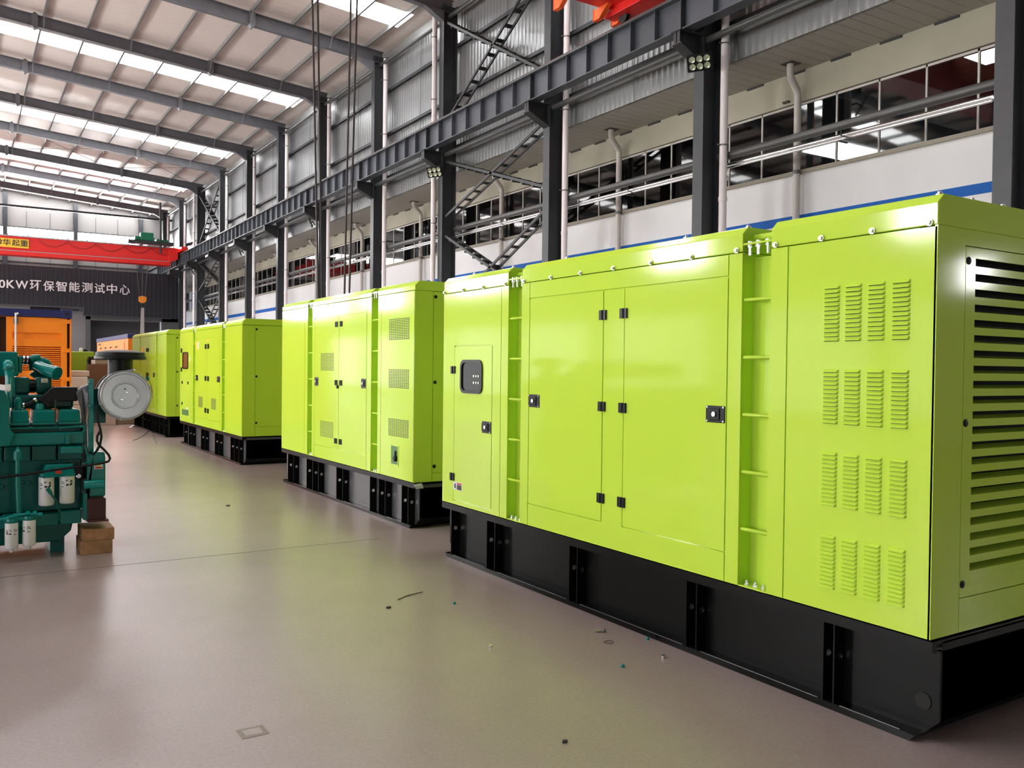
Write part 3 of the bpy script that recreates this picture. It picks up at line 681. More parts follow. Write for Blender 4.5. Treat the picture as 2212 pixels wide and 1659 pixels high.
def generator(label, gx, W, secs, zb, zc, zf, ch, ribs, paint, endpanel, base_end, lip=True, webmat=BLACK, bolts=None, louvre=False):
    """secs: (near y, far y) of right, middle and left sections"""
    yn, yf = secs[0][0], secs[-1][1]
    e = thing('generator_set', label, 'generator', (gx, yn, 0), 'lime green generator sets')
    X1 = gx + W; T = .012
    body = []
    for (a, b) in secs:
        m = MB().box(gx + T, X1 - T, a + ((.085 if louvre else T) if a == yn else 0), b, zb, zc)
        body.append(m.build('canopy_section', paint, e))
        prof = [(gx, zc + .003), (gx, zf), (gx + ch, zf + ch * .97), (X1 - ch, zf + ch * .97), (X1, zf), (X1, zc + .003)]
        MB().prism(prof, 'y', a, b).build('roof_cap', paint, e, bevel=.004)
    rw = []
    for (a, b), (c, d) in zip(secs[:-1], secs[1:]):
        q = MB().box(gx + .085, X1 - .085, b, c, zb - .005, zc - .02).build('ladder_recess', paint, e)
        rw.append((b, c, q))
        z = zc - .235; k = 0
        while z > zb + .15:
            MB().tube([(gx + .083, b - .0, z - .0), (gx + .02, b + .012, z), (gx + .018, c - .004, z)], .0095, 8).build('rung', paint, q, smooth=50)
            z -= .284 if zf < 2.25 else .315
        pz = zc + .035
        pb = MB().box(gx + .004, gx + .11, b, c, pz, pz + .009).build('top_bracket', paint, q)
        for yy in (b + (c - b) * .25, b + (c - b) * .6, b + (c - b) * .9):
            MB().lathe([(.008, -.05), (.008, -.012), (.014, -.012), (.014, 0), (.014, .009), (.014, .02)], (gx + .03, yy, pz), 'z', 8).build('bracket_bolt', BOLT, q)
        MB().tube([(gx + .09, b, pz + .045), (gx + .09, c, pz + .045)], .016, 12).build('lifting_bar', paint, q, smooth=50)
        MB().box(gx + .004, gx + .085, b, c, zb + .001, zb + .008).build('foot_bracket', paint, q)
        for yy in (b + (c - b) * .25, b + (c - b) * .55, b + (c - b) * .85):
            MB().lathe([(.013, .008), (.013, .02), (.007, .02), (.007, .032)], (gx + .035, yy, zb), 'z', 8).build('bracket_bolt', BOLT, q)
    # skid base
    c0, c1 = base_end
    poly = [(yn - .008, zb - .012), (yn - .008, .093), (yn + .055, .03), (yf - .06, .03), (yf + .005, .093), (yf + .005, zb - .012)]
    s = MB().prism(poly, 'x', gx + .075, X1 - .075).build('skid_base', webmat, e)
    MB().box(gx + .003, X1 - .003, yn - .008, yf + .008, zb - .02, zb - .004).build('top_flange', BLACK, s)
    fl = MB().prism([(yn + .086, 0), (yn + .055, .03), (yf - .06, .03), (yf - .09, 0)], 'x', gx, gx + .22)
    fl.prism([(yn + .086, 0), (yn + .055, .03), (yf - .06, .03), (yf - .09, 0)], 'x', X1 - .22, X1)
    fl.build('bottom_flange', BLACKF, s)
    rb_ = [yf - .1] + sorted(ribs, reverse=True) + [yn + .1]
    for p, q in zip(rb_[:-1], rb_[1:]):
        if p - q > .3: MB().box(gx + .004, gx + .008, q + .03, p - .03, .0295, .0312).build('flange_highlight', HILITE, s)  # edge highlight painted as a thin pale strip
    MB().box(gx + .003, gx + .03, yn - .008, yf + .008, zb - .05, zb - .02).build('flange_lip', BLACK, s)
    MB().prism([(yn - .008, zb - .05), (yn - .008, .093), (yn + .055, .03), (yn + .07, .03), (yn + .012, .095), (yn + .012, zb - .05)], 'x', gx + .004 if False else gx + .06, X1 - .06).build('end_plate', BLACK, s)
    for y in ribs:
        y = y
        MB().holed(gx + .004, gx + .076, .03, zb - .05, gx + .042, .235, .016, lambda u, v, k, y=y: (u, y + k, v), .007).build('rib', BLACK, s)
    return e, body, rw

# --- nearest enclosure
G1 = 3.267; e1, b1, r1 = generator('nearest lime green generator enclosure, with blocks of louvre vents on its right section', G1, 1.72,
    [(2.02, 2.859), (3.039, 5.041), (5.217, 6.185)], .431, 2.087, 2.180, .037,
    [2.469, 2.527, 3.323, 3.400, 4.373, 4.458, 5.371, 5.486, 6.034], GREEN, None, (0, 0), louvre=True)
def panels(e, gx, lst, paint, name='side_panel'):
    for p in lst:
        m = MB(); slab_x(m, gx, *p); m.build(name, paint, e)
panels(b1[0], G1, [(2.02, 2.757, .431, 2.087), (2.757, 2.862, .431, 2.087)], GREEN)
panels(b1[1], G1, [(3.036, 3.130, .431, 2.087), (4.942, 5.044, .431, 2.087), (3.130, 4.942, 1.977, 2.087)], GREEN)
m = MB(); m.box(G1, G1 + .012, 3.1335, 4.9385, .4345, .5800).box(G1, G1 + .012, 3.9425, 4.1325, .58, 1.9735); m.build('centre_post', GREEN, b1[1])
m = MB().box(G1, G1 + .012, 5.2135, 5.3055, .4345, 2.0835); m.build('side_panel', GREEN, b1[2])
m = MB().box(G1, G1 + .012, 5.3125, 5.4245, .4345, 2.0835).box(G1, G1 + .012, 6.0035, 6.185, .4345, 2.0835).box(G1, G1 + .012, 5.4245, 6.0035, 1.6735, 2.0835).box(G1, G1 + .012, 5.4245, 6.0035, .4345, .4635)
m.build('side_panel', GREEN, b1[2])
def door(e, gx, y0, y1, z0, z1, paint):
    m = MB(); slab_x(m, gx - .001, y0, y1, z0, z1, .004, .012); return m.build('door', paint, e)
d = door(e1, G1, 4.135, 4.940, .583, 1.976, GREEN)
for z in (1.828, 1.278, .725): hinge(4.137, z, G1, d)
l, c = lock(4.875, 1.284, G1, d); c.build('lock_cylinder', BOLT, d)
d = door(e1, G1, 3.129, 3.940, .583, 1.976, GREEN)
for z in (1.829, 1.278, .726): hinge(3.942, z, G1, d)
l, c = lock(3.204, 1.278, G1, d); c.build('lock_cylinder', BOLT, d)
d = door(e1, G1, 5.427, 6.001, .467, 1.670, GREEN)
for z in (1.485, .647): hinge(6.013, z, G1, d)
l, c = lock(5.500, 1.066, G1, d); c.build('lock_cylinder', BOLT, d)
window(5.561, 5.893, 1.308, 1.563, G1, d, GLASSD)
k = MB()
for yy in range(3):
    for zz in range(2): k.lathe([(.009, -.006), (.009, -.002)], (G1, 5.62 + yy * .035, 1.39 + zz * .05), 'x', 10)
k.build('panel_button', LENS, d)
stk = MB().box(G1 - .0015, G1, 5.862, 6.0, .549, .611).build('sticker', WHITE, d)
MB().box(G1 - .0025, G1 - .0012, 5.868, 5.94, .553, .590).build('sticker_text', INK, d)
MB().box(G1 - .0025, G1 - .0012, 5.868, 5.94, .593, .606).build('sticker_heading', REDL, d)
MB().prism([(5.955, .56), (5.985, .565), (5.978, .595), (5.96, .60)], 'x', G1 - .0025, G1 - .001).build('sticker_figure', INK, d)
for (sec, ys) in ((0, (2.053, 2.312, 2.570, 2.830)), (1, (3.074, 3.394, 3.714, 4.043, 4.367, 4.687, 5.009)), (2, (5.251, 5.562, 5.864, 6.166))):
    for y in ys:
        m = MB(); bolt_head(m, G1, y, 2.100); m.build('cap_bolt', BOLT, b1[sec], smooth=40)
for x in (3.323, 3.556, 3.787, 4.02, 4.25, 4.48, 4.7):
    MB().lathe([(.016, 0), (.016, .006), (.009, .006), (.009, .014), (.006, .016)], (x, 2.05, 2.215), 'z', 10).build('cap_bolt', BOLT, b1[0], smooth=40)
for y in (3.06, 3.5, 4.6, 5.25, 5.8):
    MB().lathe([(.016, 0), (.016, .006), (.009, .006), (.009, .014), (.006, .016)], (G1 + .06, y, 2.215), 'z', 10).build('cap_bolt', BOLT, e1, smooth=40)
for z0, z1 in ((1.636, 1.887), (1.271, 1.516), (.905, 1.148), (.537, .779)):
    for y0 in (2.469, 2.359, 2.247, 2.132): louvre_block(y0, y0 + .083, z0, z1, G1, b1[0])
# end face: wide slatted radiator door
X0, X1 = G1, G1 + 1.72
m = MB(); y0, y1 = 2.02, 2.032
m.box(X0, X0 + .196, y0, y1, .4345, 2.089).box(X1 - .196, X1, y0, y1, .4345, 2.089).box(X0 + .196, X1 - .196, y0, y1, 2.023, 2.089).box(X0 + .200, X1 - .200, y0, y1, .4345, .573)
m.build('end_frame', GREEN, e1)
m = MB(); a, b = X0 + .200, X1 - .200; lo, hi = X0 + .270, X1 - .270
m.box(a, lo, y0, y1, .577, 2.019).box(hi, b, y0, y1, .577, 2.019).box(lo, hi, y0, y1, .577, .650).box(lo, hi, y0, y1, 1.975, 2.019)
rd = m.build('radiator_door', GREEN, e1)
MB().box(X0 + .015, X1 - .015, 2.094, 2.104, .45, 2.08).build('radiator_core', DARK, rd)
n = 21; dz = (1.975 - .650) / n
for k in range(n):
    z = .650 + dz * k
    s = MB().prism([(y0 + .001, z), (y0 + .001, z + dz * .50), (y0 + .058, z + dz * .70), (y0 + .058, z + dz * .66), (y0 + .004, z + dz * .46), (y0 + .004, z)], 'x', lo - .002, hi + .002)
    s.build('slat', GREEN, rd)
for x, zz in ((X0 + .218, (1.962, 1.297, .632)), (X1 - .218, (1.962, 1.297, .632))):
    for z in zz: MB().lathe([(.008, -.006), (.016, -.003), (.016, .0)], (x, y0, z), 'y', 16).build('door_plug', BLACKPL, rd, smooth=50)
MB().lathe([(.035, -.002), (.035, .0)], (G1 + .073, 2.09, .155), 'x', 24).build('skid_hole', DARK, e1)

# --- second, taller enclosure
G2 = 3.535; e2, b2, r2 = generator('tall lime green generator enclosure with dark square grilles, second from the camera', G2, 1.72,
    [(7.262, 8.10), (8.265, 10.03), (10.19, 11.18)], .432, 2.212, 2.262, .044,
    [7.38, 7.52, 7.90, 8.06, 8.28, 9.03, 9.22, 9.80, 9.99, 10.21, 10.70, 10.92], GREEN, None, (0, 0), webmat=TANK)
G = G2
panels(b2[0], G, [(7.262, 8.02, .432, 2.212), (8.02, 8.103, .432, 2.212)], GREEN)
panels(b2[1], G, [(8.262, 8.385, .432, 2.212), (8.385, 9.94, 2.063, 2.212), (9.94, 10.033, .432, 2.212), (8.385, 9.94, .432, .58)], GREEN)
panels(b2[2], G, [(10.187, 10.30, .432, 2.212), (10.30, 11.183, .432, 2.212)], GREEN)
d = door(e2, G, 9.165, 9.940, .580, 2.063, GREEN)
for z in (1.970, 1.322, .673): hinge(9.233, z, G, d)
l, c = lock(9.872, 1.323, G, d, .06, .05); c.build('lock_cylinder', BOLT, d)
slot_grille(9.314, 9.738, 1.45, 1.655, G, d); slot_grille(9.314, 9.742, .69, .875, G, d)
d = door(e2, G, 8.385, 9.165, .580, 2.063, GREEN)
for z in (1.971, 1.322, .673): hinge(9.092, z, G, d)
l, c = lock(8.457, 1.328, G, d, .06, .05); c.build('lock_cylinder', BOLT, d)
MB().lathe([(.012, -.02), (.02, -.014), (.02, 0)], (G, 9.18, 1.277), 'x', 14).build('knob', BLACKPL, d)
for z0, z1 in ((1.762, 1.97), (1.298, 1.482), (.834, 1.005)): slot_grille(7.372, 7.836, z0, z1, G, b2[0])
m = MB().box(G - .004, G + .006, 7.585, 7.605, .55, .755).box(G - .004, G + .006, 7.754, 7.77, .55, .755).box(G - .004, G + .006, 7.605, 7.754, .55, .567).box(G - .004, G + .006, 7.605, 7.754, .741, .755)
nf = m.build('filler_frame', GREEN, b2[0])
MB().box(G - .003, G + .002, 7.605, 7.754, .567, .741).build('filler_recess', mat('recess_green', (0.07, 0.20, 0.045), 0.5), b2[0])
MB().lathe([(.008, -.03), (.02, -.03), (.03, -.02), (.03, -.004)], (G, 7.64, .625), 'x', 14).tube([(G - .015, 7.64, .64), (G - .015, 7.63, .70)], .008, 6).build('filler_cap', BLACKPL, b2[0])
def end_door(e, gx, W, yn, zb, zt, zd, off, paint):
    x0, x1 = gx, gx + W; y0, y1 = yn, yn + .012
    m = MB().box(x0, x0 + off - .003, y0, y1, zb + .003, zt).box(x1 - off + .003, x1, y0, y1, zb + .003, zt).box(x0 + off + .003, x1 - off - .003, y0, y1, zb + .003, zd - .004)
    m.build('end_frame', paint, e)
    q = MB().box(x0 + off + .003, x1 - off - .003, y0, y1, zd + .002, zt - .004).build('end_door', paint, e)
    for z in (zt - .05, (zd + zt) / 2 + .0, zd + .06):
        for x in (x0 + off + .022, x1 - off - .022): MB().lathe([(.008, -.006), (.017, -.003), (.017, .0)], (x, y0, z), 'y', 14).build('door_plug', BLACKPL, q, smooth=50)
end_door(e2, G2, 1.72, 7.262, .432, 2.212, .516, .19, GREEN)
tp = thing('tape_patch', 'crumpled silvery tape patch on the black base corner of the tall enclosure', 'tape', (3.58, 7.25, .4))
MB().add([(3.53, 7.249, .42), (3.57, 7.244, .425), (3.61, 7.246, .43), (3.535, 7.242, .40), (3.58, 7.238, .405), (3.625, 7.243, .40), (3.555, 7.246, .375), (3.59, 7.243, .38), (3.632, 7.247, .378)],
         [(0, 1, 4, 3), (1, 2, 5, 4), (3, 4, 7, 6), (4, 5, 8, 7)]).build('film', FILM, tp).modifiers.new('solid', 'SOLIDIFY').thickness = .002

# --- third and fourth enclosures
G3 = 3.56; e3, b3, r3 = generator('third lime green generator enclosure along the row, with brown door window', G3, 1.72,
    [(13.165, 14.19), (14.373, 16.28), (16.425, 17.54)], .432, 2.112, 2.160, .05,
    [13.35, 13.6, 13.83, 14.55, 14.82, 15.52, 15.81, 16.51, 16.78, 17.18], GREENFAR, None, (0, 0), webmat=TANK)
G = G3
panels(b3[0], G, [(13.165, 14.193, .432, 2.112)], GREENFAR)
panels(b3[1], G, [(14.37, 14.50, .432, 2.112), (14.50, 16.19, 1.965, 2.112), (16.19, 16.283, .432, 2.112), (14.50, 16.19, .432, .58)], GREENFAR)
panels(b3[2], G, [(16.422, 17.54, 1.867, 2.112), (16.422, 16.60, .432, 1.867), (17.42, 17.54, .432, 1.867), (16.60, 17.42, .432, 1.245)], GREENFAR)
d = door(e3, G, 15.375, 16.19, .58, 1.965, GREENFAR)
for z in (1.820, 1.273, .724): hinge(15.455, z, G, d, 1.4)
lock(16.12, 1.274, G, d, .09, .05)[1].build('lock_cylinder', BOLT, d)
slot_grille(15.607, 16.06, .76, .95, G, d, 1, 14)
MB().box(G - .003, G, 15.974, 16.215, 1.778, 1.914).build('sticker', YEL, d)
MB().box(G - .004, G, 15.974, 16.06, 1.79, 1.914).build('sticker_text', WHITE, d)
d = door(e3, G, 14.50, 15.375, .58, 1.965, GREENFAR)
for z in (1.821, 1.272, .721): hinge(15.272, z, G, d, 1.4)
lock(14.58, 1.270, G, d, .09, .05)[1].build('lock_cylinder', BOLT, d)
slot_grille(14.677, 15.137, .762, .947, G, d, 1, 14)
MB().box(G - .003, G, 15.28, 15.39, 1.89, 1.95).build('sticker', YEL, d)
d = door(e3, G, 16.60, 17.42, 1.245, 1.867, GREENFAR)
for z in (1.774, 1.415): hinge(17.39, z, G, d, 1.4)
window(16.82, 17.29, 1.425, 1.741, G, d, AMBER)
MB().box(G - .003, G, 16.66, 16.70, 1.56, 1.66).build('sticker', WHITE, d)
for y, z in ((17.33, 1.17), (16.83, 1.17), (17.33, .77)): MB().box(G - .01, G, y - .03, y + .03, z - .025, z + .025).build('latch', BLACKPL, b3[2])
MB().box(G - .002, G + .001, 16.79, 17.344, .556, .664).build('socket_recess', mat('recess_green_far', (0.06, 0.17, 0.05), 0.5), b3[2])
MB().box(G - .004, G, 16.83, 16.92, .67, .72).build('sticker', WHITE, b3[2])
end_door(e3, G3, 1.72, 13.165, .432, 2.10, .577, .19, GREENFAR)
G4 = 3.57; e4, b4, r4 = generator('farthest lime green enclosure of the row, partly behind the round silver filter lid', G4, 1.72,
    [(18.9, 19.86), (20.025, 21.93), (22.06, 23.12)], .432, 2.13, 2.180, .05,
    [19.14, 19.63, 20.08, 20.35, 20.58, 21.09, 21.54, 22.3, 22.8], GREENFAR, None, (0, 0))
G = G4
panels(b4[0], G, [(18.9, 19.863, .432, 2.13)], GREENFAR)
panels(b4[1], G, [(20.02, 20.16, .432, 2.13), (20.16, 21.84, 1.965, 2.13), (21.84, 21.933, .432, 2.13), (20.16, 21.84, .432, .58)], GREENFAR)
panels(b4[2], G, [(22.057, 23.12, .432, 2.13)], GREENFAR)
d = door(e4, G, 21.03, 21.84, .58, 1.965, GREENFAR)
for z in (1.830, 1.274, .72): hinge(21.12, z, G, d, 1.4)
MB().box(G - .003, G, 21.60, 21.82, 1.70, 1.90).build('sticker', YEL, d)
d = door(e4, G, 20.16, 21.03, .58, 1.965, GREENFAR)
for z in (1.828, 1.276, .72): hinge(20.95, z, G, d, 1.4)
lock(20.266, 1.276, G, d, .09, .05)[1].build('lock_cylinder', BOLT, d)
slot_grille(20.30, 20.75, .762, .947, G, d, 1, 14)
end_door(e4, G4, 1.72, 18.9, .432, 2.11, .60, .19, GREENFAR)
# ------------------------------------------------------------ diesel engine on timber at the left
EY = 7.567
def ex(a): return .2435 + .000935 * a          # drawing units of the engine's side elevation to metres
def ez(b): return 1.142 - (b - 530) * .001037
eng = thing('diesel_engine', 'teal diesel engine on timber blocks at the left, with white filter cans', 'engine', (.3, 8.0, 0))
def ebox(name, a0, a1, b0, b1, y0, y1, m, parent=None, bevel=.006):
    return MB().box(ex(a0), ex(a1), EY + y0, EY + y1, ez(b1), ez(b0)).build(name, m, parent or eng, bevel=bevel)
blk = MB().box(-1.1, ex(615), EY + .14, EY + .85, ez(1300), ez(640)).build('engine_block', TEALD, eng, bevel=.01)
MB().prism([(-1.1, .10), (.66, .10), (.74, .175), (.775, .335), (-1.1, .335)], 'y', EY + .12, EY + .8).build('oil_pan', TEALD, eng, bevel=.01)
ebox('pan_rail', -900, 430, 1310, 1400, .06, .2, TEAL); ebox('pan_rail', 445, 605, 1300, 1400, .06, .2, TEAL)
MB().box(.60, .70, EY + .2, EY + .7, .0, .12).build('pan_foot', TEALD, eng)
ebox('water_manifold', -900, 620, 700, 792, .02, .3, TEAL, bevel=.012)
MB().prism([(-1.1, ez(792)), (ex(75), ez(792)), (ex(110), ez(700)), (ex(86), ez(680)), (ex(74), ez(640)), (ex(74), ez(480)), (ex(40), ez(385)), (ex(0), ez(365)), (-1.1, ez(365))], 'y', EY + .0, EY + .2).build('gear_cover', TEAL, eng, bevel=.01)
for a0, a1 in ((-340, -180), (-160, 25), (36, 226), (236, 416), (428, 612)):
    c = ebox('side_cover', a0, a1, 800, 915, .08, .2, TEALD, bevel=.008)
    for a in (a0 + 12, a1 - 12):
        for b in (812, 902): MB().lathe([(.006, -.012), (.009, -.009), (.009, 0)], (ex(a), EY + .08, ez(b)), 'y', 8).build('cover_bolt', TEAL, c)
for a0, a1 in ((78, 216), (238, 410), (428, 596)):
    rc = MB().hull8([(ex(a0), EY + .03, ez(628)), (ex(a1), EY + .03, ez(628)), (ex(a1), EY + .42, ez(628)), (ex(a0), EY + .42, ez(628))],
                    [(ex(a0 + 8), EY + .05, ez(530)), (ex(a1 - 8), EY + .05, ez(530)), (ex(a1 - 8), EY + .40, ez(530)), (ex(a0 + 8), EY + .40, ez(530))]).build('rocker_cover', TEAL, eng, bevel=.016)
    ebox('rocker_flange', a0 - 4, a1 + 4, 624, 640, .02, .44, TEAL, rc, bevel=.003)
ebox('head_ledge', 78, 625, 655, 672, .04, .4, TEAL)
MB().tube([(ex(430), EY - .0, ez(668)), (ex(560), EY - .01, ez(655)), (ex(615), EY - .02, ez(662)), (ex(622), EY - .02, ez(685)), (ex(590), EY - .02, ez(705)), (ex(490), EY - .02, ez(715))], .006, 8).build('fuel_line', TEAL, eng, smooth=60)
MB().tube([(ex(620), EY - .02, ez(800)), (ex(630), EY - .02, ez(850)), (ex(655), EY - .02, ez(900)), (ex(645), EY - .02, ez(930)), (ex(600), EY - .02, ez(940))], .006, 8).build('fuel_line', TEAL, eng, smooth=60)
fp = ebox('fuel_pump', 440, 605, 805, 862, -.03, .1, TEAL, bevel=.012); ebox('pump_cover', 478, 510, 715, 790, -.01, .08, TEAL, fp)
# flywheel end
fh = MB().prism([(ex(640), .24), (ex(640), ez(880)), (ex(690), ez(858)), (ex(778), ez(862)), (ex(784), ez(900)), (ex(784), ez(1200)), (ex(640), ez(1200))], 'y', EY + .02, EY + .8).build('flywheel_housing', TEAL, eng, bevel=.01)
MB().tube([(ex(612), EY - .02, ez(1100)), (ex(765), EY - .02, ez(1100))], .034, 20).build('starter_drum', TEALL, fh, smooth=50)
MB().box(ex(612), ex(642), EY + .0, EY + .3, ez(1370), ez(1170)).build('housing_foot', TEAL, fh)
ebox('warning_label', 696, 762, 946, 990, .015, .019, WHITE, fh, 0)
MB().prism([(ex(712), ez(966)), (ex(748), ez(966)), (ex(730), ez(948))], 'y', EY + .012, EY + .016).build('label_triangle', TRI, fh)
ebox('label_text', 702, 756, 972, 984, .012, .016, REDL, fh, 0)
mb_ = ebox('mounting_bracket', 642, 783, 1210, 1372, -.02, .12, MAROON, bevel=.006); ebox('bracket_foot', 640, 800, 1370, 1384, -.05, .3, MAROON, mb_, .002)
bp_ = MB().box(ex(655), ex(697), EY + .06, EY + .085, ez(870), ez(300)).build('support_plate', TEALL, eng, bevel=.004)
for b in (330, 505): MB().lathe([(.009, -.02), (.012, -.015), (.012, 0)], (ex(662), EY + .06, ez(b)), 'y', 8).build('plate_bolt', TEALL, bp_)
MB().prism([(ex(640), ez(600)), (ex(655), ez(870)), (ex(640), ez(880)), (ex(610), ez(640))], 'y', EY + .07, EY + .3).build('support_gusset', TEALD, eng)
# aftercooler, turbocharger, exhaust
ac = MB().hull8([(-1.0, EY + .35, ez(285)), (ex(157), EY + .35, ez(285)), (ex(157), EY + .75, ez(285)), (-1.0, EY + .75, ez(285))], [(-1.0, EY + .37, ez(98)), (ex(150), EY + .37, ez(98)), (ex(150), EY + .73, ez(98)), (-1.0, EY + .73, ez(98))]).build('aftercooler', TEAL, eng, bevel=.015)
ebox('cooler_flange', 155, 182, 130, 260, .38, .7, TEAL, ac)
MB().tube([(ex(75), EY + .35, ez(190)), (ex(75), EY + .28, ez(205)), (ex(80), EY + .26, ez(240)), (ex(85), EY + .25, ez(300)), (ex(86), EY + .25, ez(520))], [.038, .038, .036, .031, .031], 16).build('coolant_pipe', TEALL, eng, smooth=60)
MB().tube([(ex(75), EY + .262, ez(212)), (ex(78), EY + .262, ez(228))], .044, 16).build('pipe_collar', TEAL, eng, smooth=60)
MB().tube([(ex(180), EY + .5, ez(160)), (ex(245), EY + .5, ez(165))], .034, 16).build('air_hose', RUBBER, eng, smooth=50)
for a in (194, 222): MB().tube([(ex(a), EY + .5, ez(161)), (ex(a + 12), EY + .5, ez(162))], .0365, 16).build('hose_clamp', ALU, eng, smooth=50)
vol = MB(); pts = []; rs = []
for k in range(25):
    t = math.radians(200 - k * 14.5); pts.append((ex(328) + .055 * math.cos(t), EY + .52, ez(218) + .055 * math.sin(t))); rs.append(.026 + .0008 * k)
vol.tube(pts, rs, 14).lathe([(.03, -.06), (.06, -.03), (.06, .05), (.03, .06)], (ex(328), EY + .52, ez(218)), 'y', 24)
tb = vol.build('turbocharger', TEAL, eng, smooth=60)
MB().tube([(ex(300), EY + .46, ez(200)), (ex(360), EY + .36, ez(235)), (ex(440), EY + .28, ez(262))], [.038, .048, .054], 20).build('turbine_outlet', TEALL, tb, smooth=60)
MB().tube([(ex(240), EY + .5, ez(165)), (ex(280), EY + .52, ez(150)), (ex(330), EY + .52, ez(142))], [.034, .036, .03], 16).build('compressor_outlet', TEAL, tb, smooth=60)
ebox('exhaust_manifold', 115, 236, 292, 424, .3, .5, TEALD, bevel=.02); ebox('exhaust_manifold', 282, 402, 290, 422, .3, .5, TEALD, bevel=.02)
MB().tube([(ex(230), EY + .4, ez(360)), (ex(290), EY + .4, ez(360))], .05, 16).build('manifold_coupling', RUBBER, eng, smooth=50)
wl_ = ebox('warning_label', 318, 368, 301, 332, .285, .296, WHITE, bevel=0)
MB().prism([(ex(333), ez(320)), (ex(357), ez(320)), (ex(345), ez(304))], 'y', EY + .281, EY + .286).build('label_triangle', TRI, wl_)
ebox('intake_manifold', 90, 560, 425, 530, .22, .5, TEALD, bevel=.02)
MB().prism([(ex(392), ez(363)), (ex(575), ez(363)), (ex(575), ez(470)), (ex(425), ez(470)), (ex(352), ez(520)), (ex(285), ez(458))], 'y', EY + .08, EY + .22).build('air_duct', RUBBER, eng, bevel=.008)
MB().tube([(ex(165), EY + .12, ez(502)), (ex(200), EY + .12, ez(500)), (ex(235), EY + .12, ez(485)), (ex(275), EY + .13, ez(462))], .02, 12).build('elbow_hose', RUBBER, eng, smooth=50)
for p, q in (((168, 502), (188, 502)), ((255, 470), (272, 460))): MB().tube([(ex(p[0]), EY + .12, ez(p[1])), (ex(q[0]), EY + .125, ez(q[1]))], .0225, 14).build('hose_clamp', ALU, eng, smooth=50)
MB().lathe([(.03, 0), (.032, .03), (.027, .03), (.027, .045)], (ex(296), EY + .1, ez(528)), 'z', 20).build('filler_cap', TEALL, eng, smooth=50)
MB().lathe([(.026, 0), (.026, .06), (.018, .085), (.006, .093)], (ex(138), EY + .1, ez(525)), 'z', 18).build('thermostat_dome', TEAL, eng, smooth=60)
MB().tube([(ex(400), EY + .0, ez(630)), (ex(402), EY + .0, ez(455))], .006, 8).build('lifting_rod', STEELD, eng)
# filters
fhd = MB().hull8([(ex(300), EY - .05, ez(1032)), (ex(548), EY - .05, ez(1026)), (ex(548), EY + .14, ez(1026)), (ex(300), EY + .14, ez(1032))], [(ex(330), EY - .02, ez(938)), (ex(530), EY - .02, ez(934)), (ex(530), EY + .14, ez(934)), (ex(330), EY + .14, ez(938))]).build('filter_head', TEAL, eng, bevel=.008)
ebox('red_tag', 398, 442, 962, 1002, -.06, -.045, mat('red_paint_mark', (.6, .03, .02), .5), fhd, .002)
def patch(name, cx, cy, r, polys, m, parent):
    b = MB()
    for poly in polys:
        n = len(poly); fine = []
        for k in range(n):
            p, q = poly[k], poly[(k + 1) % n]
            for t in range(4): fine.append((p[0] + (q[0] - p[0]) * t / 4, p[1] + (q[1] - p[1]) * t / 4))
        b.add([(cx + (r + .0008) * math.sin(u / r), cy - (r + .0008) * math.cos(u / r), z) for u, z in fine], [list(range(len(fine)))])
    return b.build(name, m, parent)
def cmark(z, s, mirror, u0):
    """open square letter mark with a slanting cut, s high"""
    P = [[(-.5, .5), (.28, .5), (.42, .42), (.5, .25), (.5, .12), (.16, .12), (.08, .2), (-.5, .2)], [(.16, .0), (.5, .0), (.5, -.25), (.42, -.4), (.25, -.5), (-.05, -.5), (.16, -.16)], [(-.5, -.5), (-.2, -.5), (.02, -.2), (-.5, -.2)]]
    return [[((-1 if mirror else 1) * p[0] * s + u0, p[1] * s + z) for p in q] for q in P]
for a, b0, b1, r, big, mir, u0 in ((337, 1028, 1243, .054, 1, 0, .006), (489, 1022, 1236, .054, 1, 0, .012), (85, 1342, 1534, .045, 0, 1, -.022), (209, 1330, 1522, .045, 0, 1, -.052)):
    cx, cy = ex(a), EY + (.01 if big else -.05); z0, z1 = ez(b1), ez(b0)
    f = MB().lathe([(r * .7, 0), (r * .94, .006), (r, .016), (r, z1 - z0 - .006), (r * .97, z1 - z0)], (cx, cy, z0), 'z', 32).build('filter_can', FILTER, eng, smooth=45)
    MB().lathe([(r * .96, 0), (r, .004), (r * .9, .03)], (cx, cy, z1), 'z', 28).build('filter_cap', TEAL, f, smooth=45)
    patch('maker_mark', cx, cy, r, cmark(z1 - .055 - (.01 if not big else 0), .046 if big else .036, mir, u0), INK, f)
    lines = [[(u0 + (-.06 if big else .035) + i_, z1 - .05 - k * .012), (u0 + (-.06 if big else .035) + i_ + w_, z1 - .05 - k * .012), (u0 + (-.06 if big else .035) + i_ + w_, z1 - .044 - k * .012), (u0 + (-.06 if big else .035) + i_, z1 - .044 - k * .012)] for k, i_, w_ in ((0, 0, .022), (1, 0, .026), (3, 0, .02))]
    patch('printed_lines', cx, cy, r, lines, GREY, f)
    if not big: MB().lathe([(.013, -.024), (.016, -.02), (.016, 0)], (cx, cy, z0), 'z', 14).build('drain_plug', FILTER, f, smooth=45)
fm = MB().box(ex(30), ex(265), EY - .07, EY + .14, ez(1330), ez(1300)).build('fuel_filter_head', TEAL, eng, bevel=.006)
MB().tube([(ex(-40), EY - .06, ez(1318)), (ex(40), EY - .06, ez(1308)), (ex(120), EY - .06, ez(1290)), (ex(190), EY - .06, ez(1284)), (ex(290), EY - .06, ez(1296))], .011, 10).build('fuel_rail', TEALL, fm, smooth=50)
for a, b in ((50, 1312), (110, 1290), (200, 1280), (250, 1282), (288, 1296)): MB().lathe([(.012, -.014), (.016, -.012), (.016, .012), (.012, .014)], (ex(a), EY - .06, ez(b)), 'x', 8).build('pipe_nut', TEALL, fm)
